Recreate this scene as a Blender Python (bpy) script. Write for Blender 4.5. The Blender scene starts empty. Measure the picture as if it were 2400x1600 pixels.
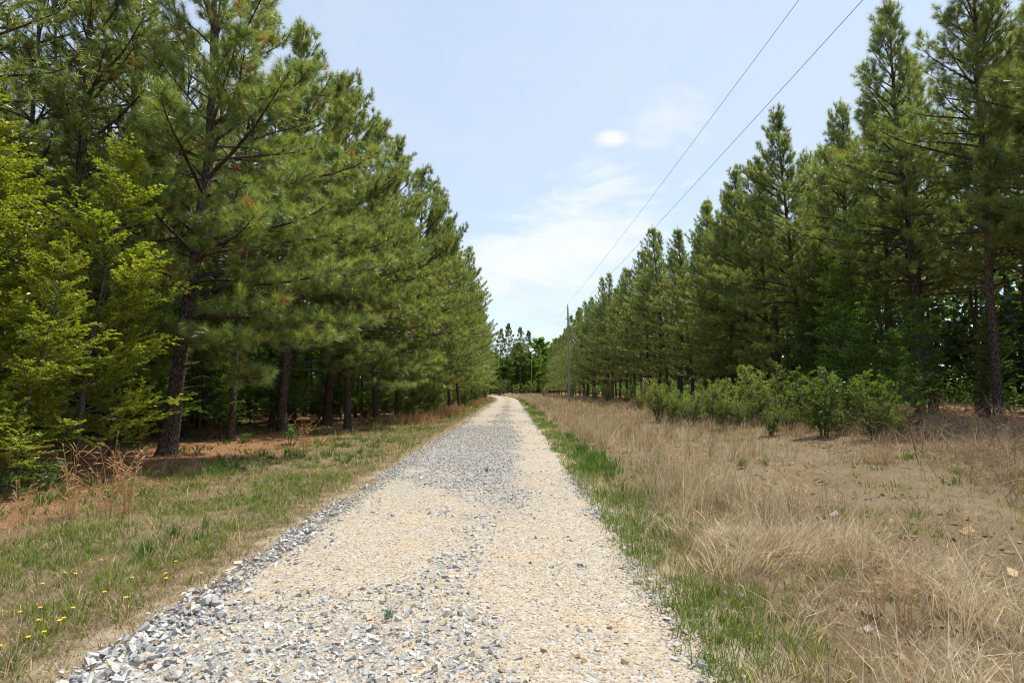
import bpy, math, random
import numpy as np
from mathutils import Vector

random.seed(7)
SC = bpy.context.scene
COL = SC.collection
R = math.radians

# ------------------------------------------------------------------ camera
cam_d = bpy.data.cameras.new("camera")
cam = bpy.data.objects.new("camera", cam_d)
COL.objects.link(cam)
CAM_H = 1.6
cam.location = (0, 0, CAM_H)
PITCH = 4.93
cam.rotation_euler = (R(90 + PITCH), 0, 0)
cam_d.sensor_width = 36
cam_d.lens = 20.0
cam_d.clip_start = 0.05
cam_d.clip_end = 5000
SC.camera = cam

# ------------------------------------------------------------------ light
SUN_EL, SUN_AZ = R(66), R(50)        # azimuth from +Y towards +X
sd = Vector((math.sin(SUN_AZ) * math.cos(SUN_EL), math.cos(SUN_AZ) * math.cos(SUN_EL), math.sin(SUN_EL)))
sun_d = bpy.data.lights.new("sun", 'SUN')
sun_d.energy = 2.9
sun_d.angle = R(0.8)
sun_d.color = (1.0, 0.95, 0.86)
sun = bpy.data.objects.new("sun", sun_d)
sun.rotation_euler = sd.to_track_quat('Z', 'Y').to_euler()
sun.location = (20, 30, 60)
COL.objects.link(sun)

SC.view_settings.view_transform = 'Standard'
SC.view_settings.look = 'None'
SC.view_settings.exposure = 1.12
SC.view_settings.gamma = 1
SC.cycles.use_denoising = True
SC.cycles.denoising_prefilter = 'ACCURATE'
SC.cycles.pixel_filter_type = 'BLACKMAN_HARRIS'
SC.cycles.filter_width = 1.15
SC.cycles.max_bounces = 9
SC.cycles.diffuse_bounces = 5
SC.cycles.glossy_bounces = 2
SC.cycles.transmission_bounces = 7
SC.cycles.transparent_max_bounces = 4
SC.cycles.caustics_reflective = False
SC.cycles.caustics_refractive = False


class NT:
    """tiny node-tree helper"""
    def __init__(self, tree):
        self.t = tree
        tree.nodes.clear()

    def n(self, typ, inputs=None, **props):
        nd = self.t.nodes.new(typ)
        for k, v in props.items():
            setattr(nd, k, v)
        for k, v in (inputs or {}).items():
            s = nd.inputs[k]
            if isinstance(v, bpy.types.NodeSocket):
                self.t.links.new(v, s)
            else:
                s.default_value = v
        return nd

    def math(self, op, a, b=0.0, c=0.0, clamp=False):
        return self.n('ShaderNodeMath', {0: a, 1: b, 2: c}, operation=op, use_clamp=clamp).outputs[0]

    def mix(self, f, a, b, blend='MIX'):
        m = self.n('ShaderNodeMix', data_type='RGBA', blend_type=blend)
        for s, v in ((m.inputs[0], f), (m.inputs[6], a), (m.inputs[7], b)):
            if isinstance(v, bpy.types.NodeSocket):
                self.t.links.new(v, s)
            else:
                s.default_value = (*v, 1) if isinstance(v, tuple) and len(v) == 3 else v
        return m.outputs[2]

    def smooth(self, v, a, b):
        return self.n('ShaderNodeMapRange', {'Value': v, 'From Min': a, 'From Max': b}, interpolation_type='SMOOTHSTEP').outputs[0]

    def noise(self, vec, scale, detail=3, rough=0.55, dist=0.0):
        nd = self.n('ShaderNodeTexNoise', {'Scale': scale, 'Detail': detail, 'Roughness': rough, 'Distortion': dist})
        if vec is not None:
            self.t.links.new(vec, nd.inputs['Vector'])
        return nd.outputs[0]


# world: daylight sky with thin cirrus over it
world = bpy.data.worlds.new("World")
SC.world = world
world.use_nodes = True
w = NT(world.node_tree)
SKY_S = 0.11
sky = w.n('ShaderNodeTexSky', sky_type='NISHITA', sun_disc=False, sun_elevation=SUN_EL, sun_rotation=SUN_AZ,
          air_density=1.0, dust_density=0.6, ozone_density=1.2)
tc = w.n('ShaderNodeTexCoord').outputs['Generated']
sx = w.n('ShaderNodeSeparateXYZ', {0: tc})
X, Y, Z = sx.outputs
den = w.math('ADD', w.math('MAXIMUM', Z, 0.0), 0.16)
pu, pv = w.math('DIVIDE', X, den), w.math('DIVIDE', Y, den)
pvec = w.n('ShaderNodeCombineXYZ', {0: w.math('MULTIPLY', pu, 1.0), 1: w.math('MULTIPLY', pv, 0.75), 2: 3.7}).outputs[0]
n1 = w.noise(pvec, 1.3, 6, 0.6, 0.5)
n2 = w.noise(pvec, 5.0, 6, 0.62, 0.8)
veil = w.smooth(w.math('ADD', w.math('MULTIPLY', n1, 0.8), w.math('MULTIPLY', n2, 0.2)), 0.38, 0.72)
az = w.math('ARCTAN2', X, Y)
el = w.math('ARCSINE', Z)


def blob(a0, e0, wa, we, tilt, lo, hi, namp):
    da = w.math('SUBTRACT', az, R(a0)); de = w.math('SUBTRACT', el, R(e0))
    ct, st = math.cos(R(tilt)), math.sin(R(tilt))
    p = w.math('ADD', w.math('MULTIPLY', da, ct), w.math('MULTIPLY', de, st))
    q = w.math('SUBTRACT', w.math('MULTIPLY', de, ct), w.math('MULTIPLY', da, st))
    p = w.math('DIVIDE', p, R(wa)); q = w.math('DIVIDE', q, R(we))
    d = w.math('SQRT', w.math('ADD', w.math('MULTIPLY', p, p), w.math('MULTIPLY', q, q)))
    d = w.math('ADD', w.math('SUBTRACT', 1.0, d), w.math('MULTIPLY', w.math('SUBTRACT', n3, 0.5), namp * 1.7))
    return w.smooth(d, lo, hi)


svec = w.n('ShaderNodeMapping', {'Vector': tc, 'Rotation': (0, R(-22), 0), 'Scale': (1.0, 1.0, 3.2)}).outputs[0]
n3 = w.noise(svec, 7.0, 7, 0.6, 0.6)
c1 = blob(3.5, 13.5, 15, 4.6, 20, -0.25, 0.75, 1.5)
c2 = blob(10.5, 24.3, 2.6, 1.0, -4, 0.0, 0.9, 1.4)
c3 = blob(10.0, 20.3, 6.0, 2.6, 12, -0.1, 0.9, 1.8)
c4 = blob(15.5, 24.5, 7.0, 4.5, 25, 0.0, 1.1, 2.0)
c5 = blob(0.0, 9.0, 14, 2.0, 0, -0.3, 1.0, 1.4)
cl = w.math('MAXIMUM', w.math('MULTIPLY', c1, 0.85), w.math('MULTIPLY', c2, 0.95))
cl = w.math('MAXIMUM', cl, w.math('MULTIPLY', c3, 0.7))
cl = w.math('MAXIMUM', cl, w.math('MULTIPLY', c4, 0.42))
cl = w.math('MAXIMUM', cl, w.math('MULTIPLY', c5, 0.45))
hazef = w.math('ADD', 0.60, w.math('MULTIPLY', veil, 0.28))
base = w.mix(hazef, sky.outputs[0], (2.95, 3.35, 3.85))
skyc = w.mix(cl, base, (4.15, 4.25, 4.4))
bg = w.n('ShaderNodeBackground', {'Color': skyc, 'Strength': SKY_S})
w.n('ShaderNodeOutputWorld', {'Surface': bg.outputs[0]})

# ------------------------------------------------------------------ numeric helpers
_tab = np.random.default_rng(99).random((256, 256))


def vnoise(x, y, s=1.0, seed=0):
    x = np.asarray(x, float) * s + seed * 17.31
    y = np.asarray(y, float) * s + seed * 9.77
    xi, yi = np.floor(x).astype(int), np.floor(y).astype(int)
    fx, fy = x - xi, y - yi
    fx, fy = fx * fx * (3 - 2 * fx), fy * fy * (3 - 2 * fy)
    g = lambda a, b: _tab[a & 255, b & 255]
    return (g(xi, yi) * (1 - fx) + g(xi + 1, yi) * fx) * (1 - fy) + (g(xi, yi + 1) * (1 - fx) + g(xi + 1, yi + 1) * fx) * fy


def fbm(x, y, s=1.0, seed=0):
    return (vnoise(x, y, s, seed) * 0.55 + vnoise(x, y, s * 2.1, seed + 3) * 0.3 + vnoise(x, y, s * 4.3, seed + 5) * 0.15)


def sstep(a, b, v):
    t = np.clip((np.asarray(v, float) - a) / (b - a), 0, 1)
    return t * t * (3 - 2 * t)


def shift(y):
    """the road bends left far away"""
    y = np.asarray(y, float)
    return -2.2 * (np.clip(y - 80, 0, None) / 62.0) ** 2


ROAD_C, ROAD_HW = -0.6, 1.8


def road_edges(y):
    y = np.asarray(y, float)
    l = ROAD_C - ROAD_HW + shift(y) + 0.16 * (fbm(y, 0 * y, 0.7, 3) - 0.5) + 0.07 * (vnoise(y, 0 * y, 5, 5) - 0.5)
    r = ROAD_C + ROAD_HW + shift(y) + 0.30 * (fbm(y, 0 * y, 0.5, 8) - 0.5) + 0.10 * (vnoise(y, 0 * y, 4, 9) - 0.5)
    return l, r


def tz(x, y):
    """ground height"""
    x = np.asarray(x, float); y = np.asarray(y, float)
    rel = x - shift(y)
    off = np.maximum(rel - 1.5, -2.75 - rel)           # metres outside the road
    m = sstep(0.0, 2.5, off)
    z = 0.55 * sstep(2.5, 16, rel) + 0.35 * sstep(16, 40, rel) - 0.06 * sstep(2.8, 4.2, -rel) + 0.22 * sstep(6, 18, -rel)
    z = z + m * (0.16 * (fbm(x, y, 0.35, 2) - 0.5) + 0.07 * (vnoise(x, y, 1.7, 4) - 0.5))
    return z


def at(u, v):
    """ground point seen at source-photo pixel (u, v)"""
    f = 1333.3
    dx, dyv = (u - 1200) / f, (800 - v) / f
    cp, sp = math.cos(R(PITCH)), math.sin(R(PITCH))
    d = np.array([dx, cp - dyv * sp, dyv * cp + sp])
    t = 2.0
    for _ in range(4000):
        p = d * t
        if CAM_H + p[2] <= float(tz(p[0], p[1])) or t > 400:
            break
        t *= 1.004
    p = d * t
    return float(p[0]), float(p[1]), float(tz(p[0], p[1]))


def nrm(v):
    return v / np.maximum(np.linalg.norm(v, axis=-1, keepdims=True), 1e-9)


# ------------------------------------------------------------------ mesh helpers
def mesh_from(name, V, faces, mat, tint=None, smooth=False):
    V = np.asarray(V, np.float32)
    me = bpy.data.meshes.new(name)
    me.vertices.add(len(V))
    me.vertices.foreach_set('co', V.ravel())
    faces = [np.asarray(f, np.int32) for f in (faces if isinstance(faces, list) else [faces]) if len(f)]
    nl = sum(f.size for f in faces); nf = sum(len(f) for f in faces)
    me.loops.add(nl); me.polygons.add(nf)
    me.loops.foreach_set('vertex_index', np.concatenate([f.ravel() for f in faces]))
    ls, o = [], 0
    for f in faces:
        k = f.shape[1]
        ls.append(o + np.arange(len(f)) * k); o += f.size
    me.polygons.foreach_set('loop_start', np.concatenate(ls).astype(np.int32))
    me.polygons.foreach_set('use_smooth', np.full(nf, bool(smooth)))
    if tint is not None:
        a = me.attributes.new('tint', 'FLOAT_COLOR', 'POINT')
        c = np.ones((len(V), 4), np.float32); c[:, :3] = tint
        a.data.foreach_set('color', c.ravel())
    me.update(calc_edges=True)
    me.materials.append(mat)
    return me


def put(name, me, parent=None, loc=None, **props):
    o = bpy.data.objects.new(name, me)
    COL.objects.link(o)
    if parent is not None:
        o.parent = parent
    if loc is not None:
        o.location = loc
    for k, v in props.items():
        if v:
            o[k] = v
    return o


class Bag:
    """collects geometry of ONE mesh"""
    def __init__(self):
        self.V, self.T, self.Q, self.C, self.n = [], [], [], [], 0

    def add(self, V, tris=None, quads=None, col=None):
        V = np.asarray(V, np.float32).reshape(-1, 3)
        self.V.append(V)
        if tris is not None and len(tris): self.T.append(np.asarray(tris) + self.n)
        if quads is not None and len(quads): self.Q.append(np.asarray(quads) + self.n)
        c = np.zeros((len(V), 3), np.float32)
        if col is not None: c[:] = col
        self.C.append(c)
        self.n += len(V)

    def tube(self, P, rad, k=6, col=None, cap=True):
        P = np.asarray(P, float); n = len(P)
        rad = np.broadcast_to(np.asarray(rad, float), (n,))
        T = nrm(np.gradient(P, axis=0))
        ref = np.where(np.abs(T[:, 2:3]) > 0.85, np.array([[1., 0, 0]]), np.array([[0, 0, 1.]]))
        ref = np.broadcast_to(ref[n // 2], (n, 3))
        S = nrm(np.cross(T, ref)); U = np.cross(S, T)
        a = np.linspace(0, 2 * np.pi, k, endpoint=False)
        ring = P[:, None, :] + rad[:, None, None] * (np.cos(a)[None, :, None] * S[:, None, :] + np.sin(a)[None, :, None] * U[:, None, :])
        i = np.arange(n - 1)[:, None] * k; j = np.arange(k)[None, :]; j2 = (j + 1) % k
        q = np.stack([i + j, i + j2, i + k + j2, i + k + j], -1).reshape(-1, 4)
        tr = None
        if cap:
            e = (n - 1) * k
            tr = [(e, e + m, e + m + 1) for m in range(1, k - 1)] + [(0, m + 1, m) for m in range(1, k - 1)]
        self.add(ring.reshape(-1, 3), tr, q, col)

    def box(self, c, s, col=None):
        c, s = np.array(c), np.array(s) / 2
        v = np.array([[x, y, z] for x in (-1, 1) for y in (-1, 1) for z in (-1, 1)]) * s + c
        self.add(v, None, [(0, 1, 3, 2), (4, 6, 7, 5), (0, 4, 5, 1), (2, 3, 7, 6), (0, 2, 6, 4), (1, 5, 7, 3)], col)

    def mesh(self, name, mat, smooth=False, tint=True):
        fs = []
        if self.T: fs.append(np.concatenate(self.T))
        if self.Q: fs.append(np.concatenate(self.Q))
        return mesh_from(name, np.concatenate(self.V), fs, mat, np.concatenate(self.C) if tint else None, smooth)


# ------------------------------------------------------------------ materials
def new_mat(name):
    m = bpy.data.materials.new(name)
    m.use_nodes = True
    return m, NT(m.node_tree)


def out(t, sh, disp=None):
    t.n('ShaderNodeOutputMaterial', {'Surface': sh})


def leaf_mat(name, trans, rough=0.45, spec=0.35, tgain=(1.5, 1.55, 0.7), var=0.3, gain=1.0):
    m, t = new_mat(name)
    a = t.n('ShaderNodeAttribute', attribute_name='tint').outputs['Color']
    rnd = t.n('ShaderNodeObjectInfo').outputs['Random']
    k = t.math('ADD', 1.0 - var / 2, t.math('MULTIPLY', rnd, var))
    kc = t.n('ShaderNodeCombineColor', {0: k, 1: k, 2: k}).outputs[0]
    c = t.mix(1.0, a, kc, 'MULTIPLY')
    if gain != 1.0:
        c = t.mix(1.0, c, (gain, gain, gain), 'MULTIPLY')
    p = t.n('ShaderNodeBsdfPrincipled', {'Base Color': c, 'Roughness': rough, 'Specular IOR Level': spec})
    tcx = t.mix(1.0, c, tgain, 'MULTIPLY')
    tr = t.n('ShaderNodeBsdfTranslucent', {'Color': tcx})
    out(t, t.n('ShaderNodeMixShader', {0: trans, 1: p.outputs[0], 2: tr.outputs[0]}).outputs[0])
    return m


M_NEEDLE = leaf_mat("pine needles", 0.50, 0.33, 0.8, (1.65, 1.6, 0.85), 0.3, 1.22)
M_LEAF = leaf_mat("broad leaves", 0.48, 0.36, 0.5, (1.5, 1.6, 0.6), 0.3, 1.35)
M_GRASS = leaf_mat("grass blades", 0.32, 0.5, 0.3, (1.3, 1.35, 0.8), 0.0, 1.3)
M_DRY = leaf_mat("dry grass blades", 0.30, 0.6, 0.2, (1.1, 1.0, 0.85), 0.0, 1.3)


def bark_mat(name, c1, c2, sc=1.0):
    m, t = new_mat(name)
    tcn = t.n('ShaderNodeTexCoord').outputs['Object']
    mp = t.n('ShaderNodeMapping', {'Vector': tcn, 'Scale': (sc, sc, sc * 0.28)}).outputs[0]
    vo = t.n('ShaderNodeTexVoronoi', {'Vector': mp, 'Scale': 24.0}, feature='DISTANCE_TO_EDGE')
    cr = t.smooth(vo.outputs[0], 0.0, 0.16)
    n = t.noise(mp, 9, 5, 0.65)
    n2 = t.noise(tcn, 1.3, 3)
    c = t.mix(n, c1, c2)
    c = t.mix(t.smooth(n2, 0.52, 0.75), c, (0.16, 0.155, 0.13))
    c = t.mix(cr, tuple(x * 0.35 for x in c1), c)
    b = t.n('ShaderNodeBump', {'Strength': 0.9, 'Distance': 0.03, 'Height': t.math('ADD', cr, t.math('MULTIPLY', n, 0.5))})
    out(t, t.n('ShaderNodeBsdfPrincipled', {'Base Color': c, 'Roughness': 0.9, 'Specular IOR Level': 0.15, 'Normal': b.outputs[0]}).outputs[0])
    return m


M_BARK = bark_mat("pine bark", (0.085, 0.062, 0.05), (0.20, 0.15, 0.12))
M_TWIG = bark_mat("branch bark", (0.10, 0.075, 0.055), (0.22, 0.17, 0.13), 3)
M_GREYB = bark_mat("smooth grey bark", (0.16, 0.14, 0.11), (0.26, 0.23, 0.19), 2)


def tint_mat(name, rough=0.8, spec=0.2, bump=0.0, bscale=40):
    m, t = new_mat(name)
    a = t.n('ShaderNodeAttribute', attribute_name='tint').outputs['Color']
    g = t.n('ShaderNodeTexCoord').outputs['Object']
    n = t.noise(g, bscale, 4, 0.6)
    k = t.math('ADD', 0.72, t.math('MULTIPLY', n, 0.56))
    kc = t.n('ShaderNodeCombineColor', {0: k, 1: k, 2: k}).outputs[0]
    c = t.mix(1.0, a, kc, 'MULTIPLY')
    ins = {'Base Color': c, 'Roughness': rough, 'Specular IOR Level': spec}
    if bump:
        ins['Normal'] = t.n('ShaderNodeBump', {'Strength': bump, 'Distance': 0.01, 'Height': n}).outputs[0]
    out(t, t.n('ShaderNodeBsdfPrincipled', ins).outputs[0])
    return m


M_STONE = tint_mat("crushed stone", 0.9, 0.1, 0.4, 60)
M_PLAIN = tint_mat("weathered stuff", 0.8, 0.2, 0.3, 30)


def pole_mat():
    m, t = new_mat("weathered pole wood")
    g = t.n('ShaderNodeTexCoord').outputs['Object']
    mp = t.n('ShaderNodeMapping', {'Vector': g, 'Scale': (14, 14, 0.5)}).outputs[0]
    n = t.noise(mp, 3, 5, 0.7)
    c = t.mix(n, (0.20, 0.165, 0.13), (0.42, 0.36, 0.30))
    b = t.n('ShaderNodeBump', {'Strength': 0.5, 'Distance': 0.02, 'Height': n})
    out(t, t.n('ShaderNodeBsdfPrincipled', {'Base Color': c, 'Roughness': 0.85, 'Normal': b.outputs[0]}).outputs[0])
    return m


M_POLE = pole_mat()


def metal_mat(name, c, rough=0.45, metallic=0.8):
    m, t = new_mat(name)
    g = t.n('ShaderNodeTexCoord').outputs['Object']
    n = t.noise(g, 12, 4)
    cc = t.mix(n, tuple(x * 0.8 for x in c), tuple(min(1, x * 1.15) for x in c))
    out(t, t.n('ShaderNodeBsdfPrincipled', {'Base Color': cc, 'Roughness': rough, 'Metallic': metallic}).outputs[0])
    return m


M_WIRE = metal_mat("aluminium wire", (0.22, 0.22, 0.23), 0.6, 0.5)
M_STEEL = metal_mat("galvanised steel", (0.45, 0.46, 0.47), 0.5, 0.8)
M_PORC = metal_mat("brown porcelain", (0.16, 0.09, 0.06), 0.25, 0.0)


def terrain_mat():
    m, t = new_mat("roadside ground")
    g = t.n('ShaderNodeNewGeometry').outputs['Position']
    s = t.n('ShaderNodeSeparateXYZ', {0: g})
    x = s.outputs[0]
    nb = t.noise(g, 0.55, 4, 0.6)
    nm = t.noise(g, 3.2, 5, 0.65)
    nf = t.noise(g, 38, 4, 0.7)
    fib = t.noise(t.n('ShaderNodeMapping', {'Vector': g, 'Scale': (60, 14, 10)}).outputs[0], 2.2, 4, 0.7, 1.5)
    xx = t.math('ADD', x, t.math('MULTIPLY', t.math('SUBTRACT', nb, 0.5), 4.0))
    straw = t.mix(fib, (0.15, 0.075, 0.035), (0.42, 0.24, 0.13))
    straw = t.mix(t.smooth(nm, 0.55, 0.8), straw, (0.075, 0.06, 0.03))
    verge = t.mix(fib, (0.12, 0.095, 0.05), (0.33, 0.26, 0.16))
    verge = t.mix(t.math('MULTIPLY', t.smooth(nm, 0.42, 0.62), 0.6), verge, (0.085, 0.10, 0.03))
    thatch = t.mix(fib, (0.105, 0.078, 0.046), (0.33, 0.255, 0.16))
    soil = t.mix(nf, (0.12, 0.088, 0.048), (0.255, 0.195, 0.115))
    field = t.mix(t.smooth(nb, 0.42, 0.6), soil, thatch)
    field = t.mix(t.math('MULTIPLY', t.smooth(nm, 0.55, 0.7), 0.45), field, (0.13, 0.125, 0.05))
    c = t.mix(t.smooth(xx, -5.2, -7.0), verge, straw)
    c = t.mix(t.smooth(xx, 0.0, 1.0), c, field)
    c = t.mix(t.smooth(xx, 13.0, 15.5), c, straw)
    # pale grit washed off the road
    rel = t.math('ABSOLUTE', t.math('SUBTRACT', x, ROAD_C))
    grit = t.math('MULTIPLY', t.smooth(t.math('ADD', rel, t.math('MULTIPLY', t.math('SUBTRACT', nm, 0.5), 1.0)), 2.35, 1.75), 0.9)
    c = t.mix(grit, c, t.mix(nf, (0.40, 0.32, 0.21), (0.66, 0.57, 0.43)))
    h = t.math('ADD', t.math('MULTIPLY', fib, 0.7), nf)
    b = t.n('ShaderNodeBump', {'Strength': 0.8, 'Distance': 0.03, 'Height': h})
    out(t, t.n('ShaderNodeBsdfPrincipled', {'Base Color': c, 'Roughness': 0.95, 'Specular IOR Level': 0.1, 'Normal': b.outputs[0]}).outputs[0])
    return m


def road_mat():
    m, t = new_mat("gravel road surface")
    g = t.n('ShaderNodeNewGeometry').outputs['Position']
    gm = t.n('ShaderNodeAttribute', attribute_name='tint').outputs['Color']
    gs = t.n('ShaderNodeSeparateColor', {0: gm})
    v1 = t.n('ShaderNodeTexVoronoi', {'Vector': g, 'Scale': 55.0, 'Randomness': 1.0})
    v2 = t.n('ShaderNodeTexVoronoi', {'Vector': g, 'Scale': 24.0, 'Randomness': 1.0})
    r1 = t.n('ShaderNodeSeparateColor', {0: v1.outputs['Color']})
    r2 = t.n('ShaderNodeSeparateColor', {0: v2.outputs['Color']})
    nb = t.noise(g, 1.4, 5, 0.6)
    nf = t.noise(g, 90, 3, 0.6)
    tan = t.mix(r1.outputs[0], (0.30, 0.25, 0.175), (0.44, 0.375, 0.28))
    tan = t.mix(t.smooth(r1.outputs[1], 0.86, 0.9), tan, (0.22, 0.15, 0.09))
    tan = t.mix(t.smooth(r1.outputs[2], 0.8, 0.86), tan, (0.42, 0.42, 0.41))
    tan = t.mix(t.math('MULTIPLY', t.smooth(nb, 0.5, 0.72), 0.4), tan, (0.52, 0.36, 0.19))
    grey = t.mix(r2.outputs[0], (0.22, 0.218, 0.205), (0.47, 0.465, 0.445))
    grey = t.mix(t.smooth(v2.outputs['Distance'], 0.30, 0.62), grey, (0.27, 0.24, 0.20))
    f = t.smooth(t.math('ADD', gs.outputs[0], t.math('ADD', t.math('MULTIPLY', t.math('SUBTRACT', r2.outputs[1], 0.5), 0.9), t.math('MULTIPLY', t.math('SUBTRACT', t.noise(g, 3.5, 5, 0.7), 0.5), 1.3))), 0.40, 0.60)
    c = t.mix(f, tan, grey)
    grs = t.math('MULTIPLY', gs.outputs[1], t.smooth(t.noise(g, 7, 4, 0.7), 0.45, 0.6))
    c = t.mix(grs, c, (0.20, 0.17, 0.07))
    h1 = t.math('SUBTRACT', 1.0, v1.outputs['Distance'])
    h2 = t.math('SUBTRACT', 1.0, v2.outputs['Distance'])
    h = t.math('ADD', t.math('MULTIPLY', h1, 0.35), t.math('MULTIPLY', t.math('MULTIPLY', h2, f), 1.0))
    b = t.n('ShaderNodeBump', {'Strength': 0.9, 'Distance': 0.02, 'Height': t.math('ADD', h, t.math('MULTIPLY', nf, 0.25))})
    out(t, t.n('ShaderNodeBsdfPrincipled', {'Base Color': c, 'Roughness': 0.9, 'Specular IOR Level': 0.15, 'Normal': b.outputs[0]}).outputs[0])
    return m


# ------------------------------------------------------------------ ground and road
def grid(xs, ys, zf):
    Xg, Yg = np.meshgrid(xs, ys)
    V = np.stack([Xg, Yg, zf(Xg, Yg)], -1).reshape(-1, 3)
    nx, ny = len(xs), len(ys)
    i = np.arange(ny - 1)[:, None] * nx; j = np.arange(nx - 1)[None, :]
    q = np.stack([i + j, i + j + 1, i + nx + j + 1, i + nx + j], -1).reshape(-1, 4)
    return V, q


xs = np.unique(np.concatenate([np.linspace(-1500, -120, 14), np.linspace(-120, -24, 40), np.arange(-24, 24.01, 0.3), np.linspace(24, 120, 40), np.linspace(120, 1500, 14)]).round(3))
ys = np.unique(np.concatenate([np.linspace(-400, -20, 16), np.arange(-20, 40, 0.4), np.arange(40, 120, 1.2), np.linspace(120, 420, 80), np.linspace(420, 2500, 14)]).round(3))
V, q = grid(xs, ys, tz)
put("ground", mesh_from("ground", V, [q], terrain_mat(), smooth=True), kind='structure')


def gravel_amount(x, y):
    """0..1 how much grey crushed stone lies at a point of the road"""
    x = np.asarray(x, float); y = np.asarray(y, float)
    rx = x - shift(y)
    n = fbm(x, y, 1.3, 21) - 0.5
    nn = fbm(x, y, 0.45, 31) - 0.5
    ridge = np.exp(-((rx + 2.30 + 0.3 * n) / 0.17) ** 2) * sstep(12, 7, y) * (0.75 + 0.9 * n)
    mid = sstep(5.4, 10.0, y + 1.7 * (rx + 0.3) + 6.0 * n) * sstep(30, 21, y + 8 * nn) * sstep(0.55, -0.25, rx + 0.9 * n) * (0.92 + 0.7 * n)
    band = np.exp(-((rx + 0.50 + 0.10 * (5.5 - y) + 0.4 * n) / 0.34) ** 2) * sstep(9.5, 7.5, y) * (0.50 + 1.0 * n)
    low = sstep(5.0, 3.7, y + 1.6 * n) * sstep(0.35, -0.5, rx + 0.5 * n) * (0.85 + 0.9 * n)
    redge = np.exp(-((rx - 1.08) / 0.16) ** 2) * (0.35 + 0.9 * n) * sstep(14, 9, y)
    right = 0.10 + 0.30 * n
    far = sstep(24, 30, y) * (0.27 + 1.3 * nn + 0.30 * np.cos(rx * 3.2 + 1.8))
    return np.clip(np.maximum.reduce([ridge, mid, band, low, redge, right, far]), 0, 1)


def road_z(x, y):
    rx = (np.asarray(x, float) - shift(y) - ROAD_C) / ROAD_HW
    return 0.012 + 0.035 * np.clip(1 - rx * rx, 0, 1) + 0.018 * (fbm(x, y, 1.2, 41) - 0.5) * np.clip(1.1 - np.abs(rx), 0, 1) * 2


ry = np.concatenate([np.arange(-8, 2, 0.5), np.arange(2, 32, 0.12), np.arange(32, 90, 0.5), np.arange(90, 300, 2.0)])
uu = np.linspace(0, 1, 34)
le, re_ = road_edges(ry)
Xr = le[:, None] + (re_ - le)[:, None] * uu[None, :]
Yr = np.broadcast_to(ry[:, None], Xr.shape)
ed = np.minimum(uu, 1 - uu)[None, :]
Zr = np.maximum(road_z(Xr, Yr), 0.006) * np.clip(ed * 14, 0, 1) + 0.004
V = np.stack([Xr, Yr, Zr], -1).reshape(-1, 3)
nx, ny = len(uu), len(ry)
i = np.arange(ny - 1)[:, None] * nx; j = np.arange(nx - 1)[None, :]
q = np.stack([i + j, i + j + 1, i + nx + j + 1, i + nx + j], -1).reshape(-1, 4)
tint = np.zeros((len(V), 3)); tint[:, 0] = gravel_amount(V[:, 0], V[:, 1]) * (0.45 + 0.55 * sstep(5.5, 9, V[:, 1]))
rr = V[:, 0] - shift(V[:, 1])
tint[:, 1] = np.exp(-((rr + 0.55) / 0.35) ** 2) * sstep(10, 40, V[:, 1]) * 0.8
put("gravel_road", mesh_from("gravel_road", V, [q], road_mat(), tint, True), kind='structure')

# loose crushed stone (uncountable)
ICO = []
ph = (1 + 5 ** 0.5) / 2
for a in (-1, 1):
    for b in (-ph, ph):
        ICO += [(0, a, b), (a, b, 0), (b, 0, a)]
ICO = nrm(np.array(ICO, float))
_d = np.linalg.norm(ICO[:, None] - ICO[None], axis=-1)
_e = (_d > 0.1) & (_d < 1.2)
ICOF = []
for a in range(12):
    for b in range(a + 1, 12):
        for c in range(b + 1, 12):
            if _e[a, b] and _e[b, c] and _e[a, c]:
                n_ = np.cross(ICO[b] - ICO[a], ICO[c] - ICO[a])
                ICOF.append((a, b, c) if n_ @ ICO[a] > 0 else (a, c, b))
ICOF = np.array(ICOF)
BOX = np.array([[x, y, z] for x in (-1, 1) for y in (-1, 1) for z in (-1, 1)], float) * 0.72
BOXF = np.array([(0, 1, 3), (0, 3, 2), (4, 6, 7), (4, 7, 5), (0, 4, 5), (0, 5, 1), (2, 3, 7), (2, 7, 6), (0, 2, 6), (0, 6, 4), (1, 5, 7), (1, 7, 3)])
OCT = np.array([(1, 0, 0), (-1, 0, 0), (0, 1, 0), (0, -1, 0), (0, 0, 1), (0, 0, -1)], float)
OCTF = np.array([(0, 2, 4), (2, 1, 4), (1, 3, 4), (3, 0, 4), (2, 0, 5), (1, 2, 5), (3, 1, 5), (0, 3, 5)])


def rot_mats(rng, n, tilt=3.14):
    a = rng.random(n) * 6.283; b = (rng.random(n) - 0.5) * tilt; c = (rng.random(n) - 0.5) * tilt
    z0, o1 = np.zeros(n), np.ones(n)
    Rz = np.stack([np.cos(a), -np.sin(a), z0, np.sin(a), np.cos(a), z0, z0, z0, o1], -1).reshape(n, 3, 3)
    Rx = np.stack([o1, z0, z0, z0, np.cos(b), -np.sin(b), z0, np.sin(b), np.cos(b)], -1).reshape(n, 3, 3)
    Ry = np.stack([np.cos(c), z0, np.sin(c), z0, o1, z0, -np.sin(c), z0, np.cos(c)], -1).reshape(n, 3, 3)
    return Rz @ Rx @ Ry


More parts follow.
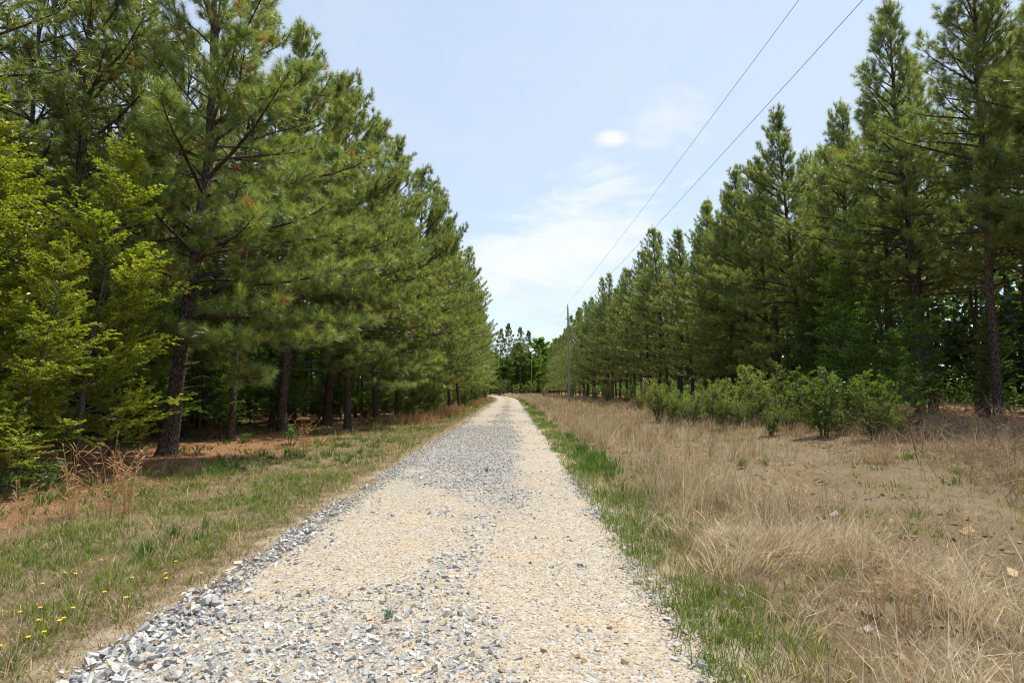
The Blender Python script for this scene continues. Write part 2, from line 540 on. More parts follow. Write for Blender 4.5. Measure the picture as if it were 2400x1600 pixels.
def stones(rng, x, y, z, size, col, base=BOX, F=BOXF, jit=0.8, sink=0.35):
    n = len(x)
    P = base[None] * (1 + (rng.random((n, len(base), 1)) - 0.5) * jit)
    P = P + (rng.random((n, len(base), 3)) - 0.5) * jit * 0.8
    sc = np.stack([rng.uniform(0.8, 1.6, n), rng.uniform(0.55, 1.05, n), rng.uniform(0.35, 0.75, n)], -1)
    P = P * sc[:, None, :] * size[:, None, None] * 0.5
    P = np.einsum('nij,nvj->nvi', rot_mats(rng, n, 1.3), P)
    P = P + np.stack([x, y, z + size * 0.5 * sink], -1)[:, None, :]
    T = (F[None] + (np.arange(n) * len(base))[:, None, None]).reshape(-1, 3)
    return P.reshape(-1, 3), T, np.repeat(col, len(base), 0)


def stone_cols(rng, n, brown=0.04, tan=0.18):
    v = rng.uniform(0.25, 0.50, n)[:, None]
    c = v * np.array([[1.0, 0.99, 0.955]])
    k = rng.random(n)
    c = np.where((k < tan)[:, None], rng.uniform(0.40, 0.62, n)[:, None] * np.array([[1, 0.86, 0.66]]), c)
    c = np.where((k > 1 - brown)[:, None], rng.uniform(0.16, 0.3, n)[:, None] * np.array([[1.2, 0.85, 0.55]]), c)
    return c


rng = np.random.default_rng(5)
bag = Bag()


def scatter_stones(y0, y1, n, smin, smax, thr, power=1.0):
    yy = y0 + (y1 - y0) * rng.random(n) ** power
    l, r = road_edges(yy)
    xx = l - 0.12 + (r - l + 0.22) * rng.random(n)
    g = gravel_amount(xx, yy)
    g = np.clip(g + 0.55 * (fbm(xx, yy, 2.6, 91) - 0.5) * (g > 0.04), 0, 1)
    k = rng.random(n) < np.clip(g * 1.1 - thr, 0, 1)
    xx, yy, g = xx[k], yy[k], g[k]
    size = smin + (smax - smin) * rng.random(len(xx)) ** 2.8
    ridge = (np.abs(xx - shift(yy) + 2.36) < 0.16) & (yy < 10)
    size = np.where(ridge, size * 1.05, size)
    zz = road_z(xx, yy) + np.where(ridge, rng.random(len(xx)) * 0.035, 0)
    Vv, T, C = stones(rng, xx, yy, zz, size, stone_cols(rng, len(xx)))
    bag.add(Vv, T, None, C)


scatter_stones(2.6, 7.5, 34000, 0.009, 0.048, 0.14)
scatter_stones(7.5, 14, 26000, 0.014, 0.046, 0.08)
scatter_stones(14, 30, 22000, 0.022, 0.052, 0.08)
scatter_stones(30, 60, 6000, 0.035, 0.075, 0.2)
# extra ridge stones heaped along the left edge
n = 2600
yy = 2.6 + 9.5 * rng.random(n) ** 1.3
clump = vnoise(yy, 0 * yy, 1.6, 61)
k = rng.random(n) < np.clip(clump * 2.4 - 0.7, 0.06, 1); yy = yy[k]; n = len(yy)
l, r = road_edges(yy)
xx = l + 0.11 + np.clip(rng.normal(0, 0.12, n), -0.16, 0.4) * (1 + 0.8 * (rng.random(n) < 0.15))
Vv, T, C = stones(rng, xx, yy, 0.012 + rng.random(n) * 0.035, (0.016 + 0.042 * rng.random(n) ** 1.8) * (1.15 - 0.4 * sstep(4, 8, yy)), stone_cols(rng, n, 0.01, 0.06) * 1.1)
bag.add(Vv, T, None, C)
put("crushed_gravel", bag.mesh("crushed_gravel", M_STONE), kind='stuff')
bag = Bag()
n = 60000
yy = 2.5 + 8.5 * rng.random(n) ** 1.7
l, r = road_edges(yy)
xx = l - 0.1 + (r - l + 0.25) * rng.random(n)
sz = rng.uniform(0.006, 0.022, n)
C = np.where((rng.random(n) < 0.25)[:, None], stone_cols(rng, n), rng.uniform(0.28, 0.56, n)[:, None] * np.array([[1, 0.87, 0.69]]))
k = rng.random(n) < 0.06
C[k] = np.array([0.2, 0.12, 0.06])
Vv, T, C = stones(rng, xx, yy, road_z(xx, yy), sz, C, OCT, OCTF, 0.7)
bag.add(Vv, T, None, C)
put("fine_gravel", bag.mesh("fine_gravel", M_STONE), kind='stuff')


# ------------------------------------------------------------------ pines
def pine(seed, H=16.5, cb=4.0, Lmax=3.4, asym=0.4, nd=36, nw=0.008, step=0.19, r0=0.17, bend=(0, 0), low=(), dead=14, lod=1.0, nlen=(0.15, 0.23), leggy=0.0, sdist=0.085):
    g = np.random.default_rng(seed)
    zs = np.linspace(0, H, 18)
    tt = zs / H
    wob = np.cumsum(g.normal(0, 0.045, (18, 2)), 0); wob -= wob[0]
    cxy = wob + np.outer(np.sin(tt * 1.8), bend)
    P = np.column_stack([cxy, zs])
    rad = r0 * ((1 - tt) ** 0.75 * 0.92 + 0.05) + r0 * 0.55 * np.exp(-zs / 0.35)
    trunk = Bag()
    z2 = np.concatenate([np.linspace(-0.25, 0.9, 6), np.linspace(1.3, H, 30)])
    P2 = np.column_stack([np.interp(z2, zs, P[:, 0]), np.interp(z2, zs, P[:, 1]), z2])
    r2 = np.interp(z2, zs, r0 * ((1 - tt) ** 0.75 * 0.92 + 0.05)) + r0 * 0.5 * np.exp(-np.maximum(z2, 0) / 0.35)
    trunk.tube(P2, r2 * (1 + g.normal(0, 0.02, len(z2))), 10 if lod > 0.5 else 6)
    limbs = trunk
    SB, SD, SL, ST = [], [], [], []        # shoots: base, dir, length, height factor

    def shoot(p, d, l, t):
        SB.append(p); SD.append(d); SL.append(l); ST.append(t)

    def branch(z, az, L, e0, t, frac0=0.3):
        c = np.array([np.interp(z, zs, P[:, 0]), np.interp(z, zs, P[:, 1]), z])
        n = 8
        s = np.linspace(0, 1, n)
        ele = e0 - 0.30 * np.sin(s * 2.6) * (1 - t) * min(1, L / 3) + 0.55 * s ** 3
        azs = az + np.cumsum(g.normal(0, 0.07, n))
        d = np.column_stack([np.cos(ele) * np.cos(azs), np.cos(ele) * np.sin(azs), np.sin(ele)])
        pts = c + np.vstack([np.zeros(3), np.cumsum(d[:-1] * (L / (n - 1)), 0)])
        rb = min(0.010 + 0.0105 * L, r0 * 0.5)
        limbs.tube(pts, rb * (1 - s) ** 0.8 + 0.005, 5 if lod > 0.5 else 3, cap=False)
        tang = nrm(np.gradient(pts, axis=0))
        sp = step
        m = max(3, int(L * (1 - frac0) / sp))
        side = 1
        for q in range(m):
            f = frac0 + (1 - frac0) * (q + g.random() * 0.6) / m
            b = np.array([np.interp(f, s, pts[:, k]) for k in range(3)])
            tg = np.array([np.interp(f, s, tang[:, k]) for k in range(3)])
            lat = nrm(np.cross(tg, [0, 0, 1])) * side
            side = -side
            a = g.uniform(0.5, 1.15)
            tl = np.clip((0.22 + 0.30 * (1 - f) * L) * g.uniform(0.6, 1.3), 0.18, 1.25)
            dv = tg * math.cos(a) + lat * math.sin(a) + np.array([0, 0, g.normal(0.18, 0.28)])
            dv = nrm(dv)
            d2 = nrm(dv + np.array([0, 0, 0.35 + 0.3 * t]))
            p1 = b + dv * tl * 0.55
            p2 = p1 + d2 * tl * 0.45
            if lod > 0.5 or tl > 0.5:
                limbs.tube([b, p1, p2], [0.008 + 0.006 * tl, 0.007, 0.004], 3, cap=False)
            k = max(2, int(tl / sdist))
            for r in range(k):
                ff = min(1.0, max(0.05, 1 - 0.8 * r / k * (1 + g.normal(0, 0.1))))
                pp = b + (p1 - b) * min(1, ff / 0.55) if ff < 0.55 else p1 + (p2 - p1) * (ff - 0.55) / 0.45
                dd = d2 if r == 0 else nrm(dv + g.normal(0, 0.6, 3) + np.array([0, 0, 0.25]))
                if r: pp = pp + nrm(g.normal(0, 1, 3)) * g.uniform(0, 0.17)
                shoot(pp, dd, g.uniform(0.10, 0.22), t)
        shoot(pts[-1], nrm(tang[-1] + np.array([0, 0, 0.3])), 0.22, t)

    z = cb
    while z < H - 0.25:
        t = (z - cb) / (H - cb)
        prof = ((1 - t) ** 0.72) * 0.95 + 0.07
        prof *= 0.7 + 0.3 * min(1, t / 0.12)
        k = g.integers(3, 6) if t < 0.8 else g.integers(3, 5)
        a0 = g.random() * 6.28
        for q in range(k):
            az = a0 + 6.283 * q / k + g.normal(0, 0.25)
            L = Lmax * prof * (1 + asym * math.cos(az)) * g.uniform(0.72, 1.18)
            if g.random() < 0.08 or (t < 0.25 and math.cos(az) < -0.2 and asym > 0.2 and g.random() < 0.6):
                continue
            e0 = R(12 + 48 * t ** 1.1 + g.normal(0, 7))
            branch(z + g.normal(0, 0.08), az, max(L, 0.3), e0, t, 0.30 + leggy + 0.12 * (1 - t))
        z += (0.62 - 0.30 * t) * g.uniform(0.8, 1.2) * (1.0 if lod > 0.5 else 1.35)
    for (z, az, L, e) in low:
        branch(z, az, L, R(e), 0.0, 0.42)
    # dead bare branches under the crown
    for q in range(dead):
        z = g.uniform(1.2, cb + 2.5); az = g.random() * 6.28; L = g.uniform(0.4, 1.9)
        c = np.array([np.interp(z, zs, P[:, 0]), np.interp(z, zs, P[:, 1]), z])
        e = g.normal(0.12, 0.25)
        d = np.array([math.cos(e) * math.cos(az), math.cos(e) * math.sin(az), math.sin(e)])
        pts = [c, c + d * L * 0.5 + g.normal(0, 0.04, 3), c + d * L + np.array([0, 0, g.normal(-0.1, 0.12)])]
        limbs.tube(pts, [0.016, 0.010, 0.004], 3, cap=False)
        for _ in range(g.integers(0, 4)):
            f = g.uniform(0.4, 0.95); b = c + (np.array(pts[2]) - c) * f
            limbs.tube([b, b + nrm(d + g.normal(0, 0.7, 3)) * L * 0.3], [0.006, 0.003], 3, cap=False)
    top = P[-1]
    shoot(top - [0, 0, 0.3], np.array([0, 0, 1.]), 0.55, 1.0); shoot(top + [0, 0, 0.1], np.array([0.02, 0, 1.]), 0.5, 1.0)
    for q in range(5):
        a = q * 1.256 + g.random()
        shoot(top - [0, 0, 0.25], nrm(np.array([math.cos(a), math.sin(a), 1.6])), 0.3, 1.0)
    B, D, Ls, Ts = np.array(SB), nrm(np.array(SD)), np.array(SL), np.array(ST)
    ns = len(B)
    # needles
    I = np.repeat(np.arange(ns), nd)
    N = len(I)
    b = B[I] - D[I] * (0.12 * g.random(N))[:, None] + D[I] * (Ls[I] * g.random(N))[:, None]
    ref = nrm(g.normal(0, 1, (N, 3)))
    pr = nrm(np.cross(D[I], ref))
    an = g.uniform(0.25, 1.3, N)
    nd_ = nrm(D[I] * np.cos(an)[:, None] + pr * np.sin(an)[:, None] + np.array([0, 0, -0.12]))
    ll = g.uniform(nlen[0], nlen[1], N)
    S = nrm(np.cross(nd_, nrm(g.normal(0, 1, (N, 3))))) * (nw * 0.5)
    Vn = np.stack([b - S, b + S, b + nd_ * ll[:, None]], 1).reshape(-1, 3)
    Tn = np.arange(N * 3).reshape(-1, 3)
    hue = g.random(ns)[:, None]
    cs = np.array([[0.104, 0.156, 0.048]]) * (1 - hue) + np.array([[0.190, 0.220, 0.056]]) * hue
    cs = cs * g.uniform(0.8, 1.2, (ns, 1))
    cs = np.where((g.random(ns) < 0.015)[:, None], np.array([[0.22, 0.11, 0.045]]), cs)
    Cn = np.repeat(cs[I] * g.uniform(0.85, 1.15, (N, 1)), 3, 0)
    crown = Bag()
    crown.add(Vn, Tn, None, Cn)
    # pale spring candles standing on the upper shoots
    k = np.where((D[:, 2] > 0.45) & (g.random(ns) < 0.22 + 0.4 * Ts))[0]
    if len(k):
        hh = g.uniform(0.07, 0.16, len(k)) * (1 + 0.5 * Ts[k])
        bw = 0.011 if lod > 0.5 else 0.02
        tip = B[k] + D[k] * Ls[k][:, None] * 0.8
        dc = nrm(D[k] + np.array([0, 0, 1.2]))
        Pc = np.stack([tip + np.array([bw, 0, 0]), tip + np.array([-bw / 2, bw * .87, 0]), tip + np.array([-bw / 2, -bw * .87, 0]), tip + dc * hh[:, None]], 1)
        Tc = np.array([(0, 1, 3), (1, 2, 3), (2, 0, 3)])[None] + (np.arange(len(k)) * 4)[:, None, None]
        crown.add(Pc.reshape(-1, 3), Tc.reshape(-1, 3), None, np.array([0.27, 0.23, 0.10]))
    # dark cones near the outer twigs
    k = np.where((Ts > 0.35) & (g.random(ns) < 0.02))[0]
    if len(k) and lod > 0.5:
        Vc, Tc, Cc = stones(g, B[k, 0], B[k, 1], B[k, 2] - 0.06, np.full(len(k), 0.10), np.tile([[0.07, 0.045, 0.03]], (len(k), 1)), OCT, OCTF, 0.3)
        crown.add(Vc, Tc, None, Cc)
    mt = trunk.mesh("pine trunk", M_BARK, True, False)
    mc = crown.mesh("pine crown", M_NEEDLE)
    return mt, mc, H


def place_pine(var, x, y, rot, scale, label, group, name="pine_tree", sz=None):
    mt, mc, H = var
    root = bpy.data.objects.new(name, None)
    COL.objects.link(root)
    root.location = (x, y, float(tz(x, y)) - 0.03)
    root.rotation_euler = (rp.gauss(0, 0.018), rp.gauss(0, 0.018), rot)
    root.scale = (scale * rp.uniform(0.92, 1.08), scale * rp.uniform(0.92, 1.08), sz or scale)
    root.empty_display_size = 0.3
    root['label'] = label; root['category'] = 'tree'
    if group: root['group'] = group
    for nm, me in (("trunk", mt), ("crown", mc)):
        o = bpy.data.objects.new(nm, me); COL.objects.link(o); o.parent = root
    return root


HERO = pine(11, 15.5, 4.4, 3.5, 0.48, 80, 0.0085, 0.130, 0.205, (0.40, 0.2), low=[(2.9, -0.15, 4.4, 8), (2.3, -0.5, 3.4, 2), (3.8, 0.25, 4.6, 18), (3.4, -0.75, 4.2, 10), (4.2, -1.3, 2.8, 14), (4.0, -0.4, 4.8, 14), (4.6, 0.05, 5.2, 14), (5.2, -0.45, 5.0, 16), (5.6, 0.4, 4.6, 18), (3.5, -0.2, 5.0, 6), (3.0, -0.95, 4.0, 4), (4.9, -0.85, 4.4, 12)], dead=26, nlen=(0.18, 0.26), sdist=0.15)
EDGE = [pine(20 + k, 16.5, 2.5 + 0.45 * k, 3.2 + 0.15 * k, 0.42, 66, 0.0105, 0.150, 0.16 + 0.01 * k, (0.35 * (k - 1), 0.2 * (1 - k)), low=[(2.0 + 0.2 * k, 0.3 * (k - 1), 3.0, 5), (2.6, 0.5 - 0.4 * k, 3.4, 8), (3.2, 0.9 - 0.5 * k, 3.6, 6)], dead=20, nlen=(0.17, 0.25), sdist=0.14) for k in range(4)]
EDGEH = [pine(30 + k, 16.5, 5.2 + 0.6 * k, 2.9 + 0.2 * k, 0.30, 60, 0.0105, 0.155, 0.165, (0.2 - 0.3 * k, 0.15), dead=34, nlen=(0.17, 0.25), sdist=0.14) for k in range(2)]
MID = [pine(40 + k, 16.5, 1.9 + 0.6 * k, 3.1, 0.38, 18, 0.034, 0.20, 0.16, (0.25 * (k - 1), 0.1), dead=8, lod=0.6, sdist=0.15) for k in range(3)]
INNER = [pine(60 + k, 16.5, 6.2 + 0.7 * k, 2.7, 0.05, 16, 0.026, 0.22, 0.10 + 0.015 * k, (0.3 * (k - 1), 0.2), dead=26, lod=0.6, sdist=0.15) for k in range(3)]
FAR = [pine(80 + k, 16.5, 1.3 + 0.5 * k, 2.9, 0.2, 9, 0.075, 0.30, 0.15, (0.2, 0.1), dead=0, lod=0.4, nlen=(0.22, 0.36), sdist=0.2) for k in range(2)]
TALL = [pine(90 + k, 24.0, 10.5 + k, 4.0, 0.0, 22, 0.13, 0.26, 0.2, (0.2, 0.1), dead=6, lod=0.5, nlen=(0.25, 0.4), leggy=0.2, sdist=0.2) for k in range(2)]

rp = random.Random(3)
placed = []


def free(x, y, d=1.5):
    return all((x - a) ** 2 + (y - b) ** 2 > d * d for a, b in placed)


def P_(var, x, y, rot, sc, label, group, **k):
    placed.append((x, y))
    return place_pine(var, x, y, rot, sc, label, group, **k)


# left roadside row ------------------------------------------------------
ORD = ["second", "third", "fourth", "fifth", "sixth", "seventh", "eighth", "ninth", "tenth", "eleventh", "twelfth",
       "thirteenth", "fourteenth", "fifteenth", "sixteenth"]
P_(HERO, -8.75, 14.6, 0.0, 1.0, "thick pine with leaning dark trunk standing beside the left grassy verge, low drooping boughs", "pines along the left road edge")
P_(EDGE[1], -11.7, 15.0, 0.3, 1.02, "tall pine behind the bright yellow-green sapling at left, trunk showing above it", "pines along the left road edge")
P_(INNER[1], -9.1, 18.6, 0, 0.96, "slim pine trunk just behind the thick leaning pine at left", "pines along the left road edge")
P_(EDGE[0], -7.0, 24.4, -0.15, 0.93, "dark straight pine trunk beyond a dry stalk clump on the left verge", "pines along the left road edge")
P_(EDGE[2], -8.9, 22.3, 0.2, 1.0, "tall pine set back between the two dark roadside trunks at left", "pines along the left road edge")
P_(EDGE[3], -8.6, 26.6, 0.1, 1.0, "tall pine right behind the dark straight trunk at left", "pines along the left road edge")
LROW = [(-6.9, 29.5, 1.0), (-6.6, 32.4, 1.02), (-6.5, 36.0, 0.97), (-5.9, 39.8, 1.0), (-5.7, 44.0, 0.98), (-5.4, 48.5, 1.02), (-5.0, 53.0, 0.98),
        (-4.9, 58.5, 1.03), (-5.0, 64, 0.97), (-5.2, 70, 0.99), (-5.3, 76, 1.01), (-5.4, 83, 0.97), (-5.5, 90, 1.0), (-5.8, 97, 0.98), (-6.0, 104, 1.01)]
for i, (x, y, s) in enumerate(LROW):
    var = EDGE[(i * 3 + 1) % 4] if y < 42 else MID[i % 3]
    P_(var, x + rp.uniform(-.2, .2), y, rp.uniform(-.35, .35), s * 0.97,
       f"{ORD[i]} pine past the dark straight trunk in the left roadside row, counted along the road", "pines along the left road edge")
y = 111
while y < 190:
    P_(FAR[rp.randint(0, 1)], -6.2 + float(shift(y)) + rp.uniform(-.4, .4), y, rp.uniform(-.5, .5), rp.uniform(0.93, 1.03),
       "pine at the far end of the left roadside row, beyond its sixteenth tree", "far pines of the left row")
    y += rp.uniform(5, 7)
# left rows behind
for r_, (x0, y1, st) in enumerate([(-11.4, 100, 3.0), (-13.6, 56, 2.6), (-15.9, 46, 2.6), (-18.4, 42, 2.8), (-21.5, 40, 3.4)]):
    y = 7.0 + r_ * 0.8
    while y < y1:
        x = x0 + (2.2 * float(sstep(15, 45, y)) if r_ < 3 else 0) + rp.uniform(-.5, .5)
        if free(x, y, 1.5) and x > -0.95 * y - 4:
            var = INNER[rp.randint(0, 2)] if y < 60 else MID[rp.randint(0, 2)]
            P_(var, x, y, rp.uniform(0, 6.28), rp.uniform(0.84, 1.03),
               "pine standing inside the left plantation behind the roadside row", "pines inside the left plantation")
        y += st * rp.uniform(0.8, 1.25)
# right row -----------------------------------------------------------------
RP = [(17.1, 16.4, 1.04, EDGEH[0], "thick dark pine trunk at the field's far right, beside the picture edge"),
      (16.5, 19.4, 1.03, EDGEH[1], "dark pine trunk left of the thick trunk at the field's far right"),
      (16.6, 23.3, 1.05, EDGEH[0], "spire-topped pine standing highest above the right bramble patch"),
      (16.0, 26.6, 0.90, EDGEH[1], "shorter broad pine in the dip between two spires of the right row"),
      (15.7, 30.2, 1.0, EDGE[2], "pine with a pointed many-candled spire above the right green bushes")]
for x, y, s, var, lab in RP:
    P_(var, x, y, math.pi + rp.uniform(-.25, .25), s, lab, "pines along the right field edge")
y, i = 33.5, 0
while y < 205:
    x = 15.6 - 2.0 * float(sstep(35, 85, y)) + rp.uniform(-.45, .45)
    s = rp.uniform(0.92, 1.03) - (0.09 if i in (0, 1, 3) else 0.04 if i < 7 else 0)
    var = EDGE[rp.randint(0, 3)] if y < 40 else (MID[rp.randint(0, 2)] if y < 105 else FAR[rp.randint(0, 1)])
    lab = f"{ORD[i]} pine past the many-candled spire in the right row, counted along the field" if i < 15 else "pine at the far end of the right row, beyond its sixteenth tree"
    P_(var, x, y, math.pi + rp.uniform(-.4, .4), s, lab, "pines along the right field edge" if i < 15 else "far pines of the right row")
    y += (2.45 + 0.012 * y) * rp.uniform(0.8, 1.2); i += 1
for r_, (x0, y0, y1, st) in enumerate([(18.7, 13, 110, 2.7), (21.3, 16, 62, 3.0), (24.2, 19, 52, 3.6)]):
    y = y0
    while y < y1:
        x = x0 - 2.0 * float(sstep(35, 85, y)) + rp.uniform(-.5, .5)
        if free(x, y, 1.6):
            var = EDGEH[rp.randint(0, 1)] if r_ == 0 and y < 55 else INNER[rp.randint(0, 2)] if y < 60 else MID[rp.randint(0, 2)]
            P_(var, x, y, rp.uniform(0, 6.28), rp.uniform(0.88, 1.04),
               "pine standing inside the right plantation behind its front row", "pines inside the right plantation")
        y += st * rp.uniform(0.8, 1.25)
# pines closing the view
for k, (u, d, s, lab) in enumerate([(1172, 205, 0.98, "tall round-topped pine at the road's end, leftmost of the group"), (1190, 203, 1.05, "tallest round-topped pine at the road's end, bare lower trunk"),
                                    (1219, 208, 1.0, "tall thin-topped pine right of the tallest at the road's end"), (1236, 212, 0.96, "round-topped pine nearest the green deciduous trees at the road's end")]):
    P_(TALL[k % 2], (u - 1200) / 1333 * d, d, rp.uniform(0, 6), s, lab, "tall pines at the road's end")
for k in range(26):
    u = 1120 + k * 9.5 + rp.uniform(-5, 5); d = rp.uniform(212, 250)
    P_(FAR[k % 2], (u - 1200) / 1333 * d, d, rp.uniform(0, 6), rp.uniform(0.7, 1.15), "pine in the distant wood across the road's end", "pines of the distant wood")


# ------------------------------------------------------------------ broad-leaved trees, saplings, shrubs
def leaf_quads(bag, B, A, Nn, l, wd, col, g):
    n = len(B)
    S = nrm(np.cross(A, Nn))
    Nn = np.cross(S, A)
    up = Nn * (wd * 0.22)[:, None]
    droop = np.array([0, 0, -1.0]) * (l * 0.18)[:, None]
    V = np.stack([B, B + A * (l * 0.45)[:, None] + S * (wd * 0.5)[:, None] + up, B + A * l[:, None] + droop, B + A * (l * 0.45)[:, None] - S * (wd * 0.5)[:, None] + up], 1)
    T = np.array([(0, 1, 2), (0, 2, 3)])[None] + (np.arange(n) * 4)[:, None, None]
    bag.add(V.reshape(-1, 3), T.reshape(-1, 3), None, np.repeat(col, 4, 0))


def broad(seed, H, spread, cb, nl1, leaf, col0, col1, stems=1, flat=0.6, tw=9, lv=9, r0=0.05, e0=35, fat=1.0, rnd=False, nrand=0.5):
    """tree or shrub: stems > limbs > twigs > leaves. Returns (wood mesh, leaf mesh)"""
    g = np.random.default_rng(seed)
    wood, LB, LA = Bag(), [], []
    for s_ in range(stems):
        n = 8
        if stems > 1:
            a = 6.283 * s_ / stems + g.normal(0, 0.4)
            base = np.array([math.cos(a), math.sin(a), 0]) * g.uniform(0.02, 0.12)
            tip = np.array([math.cos(a), math.sin(a), 0]) * spread * g.uniform(0.2, 0.75)
            h = H * g.uniform(0.7, 1.0)
        else:
            base = np.zeros(3); tip = np.array([g.normal(0, 0.06), g.normal(0, 0.06), 0]) * H; h = H
        t = np.linspace(0, 1, n)[:, None]
        P = base + (tip - base) * t ** 1.3 + np.array([0, 0, 1]) * h * t + np.cumsum(g.normal(0, 0.02 * h / 4, (n, 3)), 0) * np.array([1, 1, 0.2])
        P[0, 2] = -0.08
        wood.tube(P, r0 * (1 - t[:, 0]) ** 0.8 + 0.004, 6)
        m = max(3, int(nl1 / stems))
        for q in range(m):
            f = cb + (1 - cb) * (q + g.random()) / m
            b = np.array([np.interp(f, t[:, 0], P[:, k]) for k in range(3)])
            az = g.random() * 6.283
            pf = (1 - f) ** 0.6 * 0.85 + 0.18 if not rnd else 0.35 + 0.65 * math.sin(3.1 * min(1, max(0, (f - cb) / (1 - cb) * 0.95 + 0.05)))
            L = spread * pf * g.uniform(0.6, 1.15) * (0.6 if stems > 1 else 1)
            e = R(e0 + 25 * f + g.normal(0, 10))
            ss = np.linspace(0, 1, 6)
            el = e - 0.5 * ss * flat
            azs = az + np.cumsum(g.normal(0, 0.12, 6))
            d = np.column_stack([np.cos(el) * np.cos(azs), np.cos(el) * np.sin(azs), np.sin(el)])
            pts = b + np.vstack([np.zeros(3), np.cumsum(d[:-1] * L / 5, 0)])
            wood.tube(pts, (0.004 + 0.007 * L) * (1 - ss) + 0.003, 4, cap=False)
            for k in range(tw):
                f2 = 0.22 + 0.78 * (k + g.random()) / tw
                bb = np.array([np.interp(f2, ss, pts[:, c]) for c in range(3)])
                dd = d[min(5, int(f2 * 5))]
                lat = nrm(np.cross(dd, [0, 0, 1])) * (1 if k % 2 else -1)
                tv = nrm(dd * 0.7 + lat * g.uniform(0.4, 1.1) + np.array([0, 0, g.normal(0.1, 0.3)]))
                tl = np.clip(0.45 * L * (1.15 - f2), 0.12, 0.9) * g.uniform(0.6, 1.3)
                e2 = bb + tv * tl
                wood.tube([bb, bb + tv * tl * 0.5 + g.normal(0, 0.01, 3), e2], [0.004, 0.003, 0.002], 3, cap=False)
                nlf = max(3, int(lv * tl / 0.4))
                ff = (np.arange(nlf) + g.random(nlf)) / nlf
                LB.append(bb + (e2 - bb) * ff[:, None] + g.normal(0, 0.012, (nlf, 3)))
                sg = np.where(np.arange(nlf) % 2, 1, -1)[:, None]
                la = tv + nrm(np.cross(tv, [0, 0, 1])) * sg * g.uniform(0.4, 1.4, (nlf, 1)) + g.normal(0, 0.3, (nlf, 3))
                LA.append(la)
    B = np.concatenate(LB); A = nrm(np.concatenate(LA))
    A[:, 2] *= 0.7; A = nrm(A)
    n = len(B)
    Nn = nrm(np.array([0, 0, 1.0]) + g.normal(0, nrand, (n, 3)))
    l = leaf * g.uniform(0.55, 1.2, n)
    h = g.random((n, 1)); pat = vnoise(B[:, 0] + B[:, 2], B[:, 1], 1.5, seed)[:, None]
    hh = np.clip(0.5 * h + 0.5 * pat, 0, 1)
    col = (np.array([col0]) * (1 - hh) + np.array([col1]) * hh) * g.uniform(0.85, 1.15, (n, 1))
    lb = Bag()
    leaf_quads(lb, B, A, Nn, l, l * 0.62 * fat, col, g)
    return wood.mesh("wood", M_GREYB, True, False), lb.mesh("leaves", M_LEAF)


def place_broad(var, x, y, rot, sc, name, label, cat, group=None, parts=("trunk", "crown"), zs=None):
    root = bpy.data.objects.new(name, None); COL.objects.link(root)
    root.location = (x, y, float(tz(x, y)) - 0.02); root.rotation_euler = (0, 0, rot); root.scale = (sc, sc, zs or sc)
    root['label'] = label; root['category'] = cat
    if group: root['group'] = group
    for nm, me in zip(parts, var):
        o = bpy.data.objects.new(nm, me); COL.objects.link(o); o.parent = root
    return root


YEL0, YEL1 = (0.105, 0.155, 0.018), (0.29, 0.285, 0.03)
GRN0, GRN1 = (0.060, 0.115, 0.020), (0.125, 0.18, 0.032)
OLV0, OLV1 = (0.105, 0.15, 0.034), (0.22, 0.235, 0.055)
SAPL = [broad(100 + k, 7.2, 2.5, 0.08, 80, 0.085, YEL0, YEL1, 1, 0.3, 15, 21, 0.06, 24, 1.0, False, 0.9) for k in range(2)]
GREENT = [broad(110 + k, 6.0, 2.2, 0.12, 52, 0.12, GRN0, GRN1, 1, 0.7, 12, 14, 0.045, 28, 1.1) for k in range(2)]
BUSH = [broad(120 + k, 1.9, 1.45, 0.08, 76, 0.06, OLV0, OLV1, 9, 0.3, 10, 11, 0.014, 46, 1.0) for k in range(3)]
SHRUB = [broad(130 + k, 2.6, 1.6, 0.06, 80, 0.085, (0.075, 0.125, 0.02), (0.15, 0.19, 0.03), 7, 0.5, 11, 12, 0.02, 35, 1.1) for k in range(2)]
SPRIG = [broad(140 + k, 0.55, 0.4, 0.15, 14, 0.075, GRN0, (0.10, 0.15, 0.022), 4, 0.6, 5, 8, 0.006, 40) for k in range(2)]
DECID = [broad(150 + k, 18.5, 6.8, 0.14, 80, 0.62, (0.085, 0.165, 0.024), (0.15, 0.23, 0.035), 1, 0.5, 14, 8, 0.22, 35, 1.1, True) for k in range(2)]

# bright saplings at far left
for k, (x, y, r_, s, lab) in enumerate([
        (-9.1, 9.6, 0.5, 0.98, "bright yellow-green leafy sapling at the far left forest edge, tallest of its kind"),
        (-7.9, 9.2, 2.2, 0.55, "yellow-leaved sapling in front of the tall bright sapling at far left"),
        (-8.2, 10.9, 4.0, 0.86, "bright leafy sapling between the tallest one and the slim one near the thick pine trunk"),
        (-10.6, 10.6, 1.2, 1.02, "yellow-green sapling deeper in shade behind the tall bright sapling"),
        (-8.7, 12.4, 5.2, 0.60, "slim yellow-green sapling nearest the thick leaning pine trunk"),
        (-9.7, 8.4, 3.1, 0.75, "leafy sapling cut by the left picture edge")]):
    place_broad(SAPL[k % 2], x, y, r_, s, "leafy_sapling", lab, "tree", "bright saplings at the left forest edge")
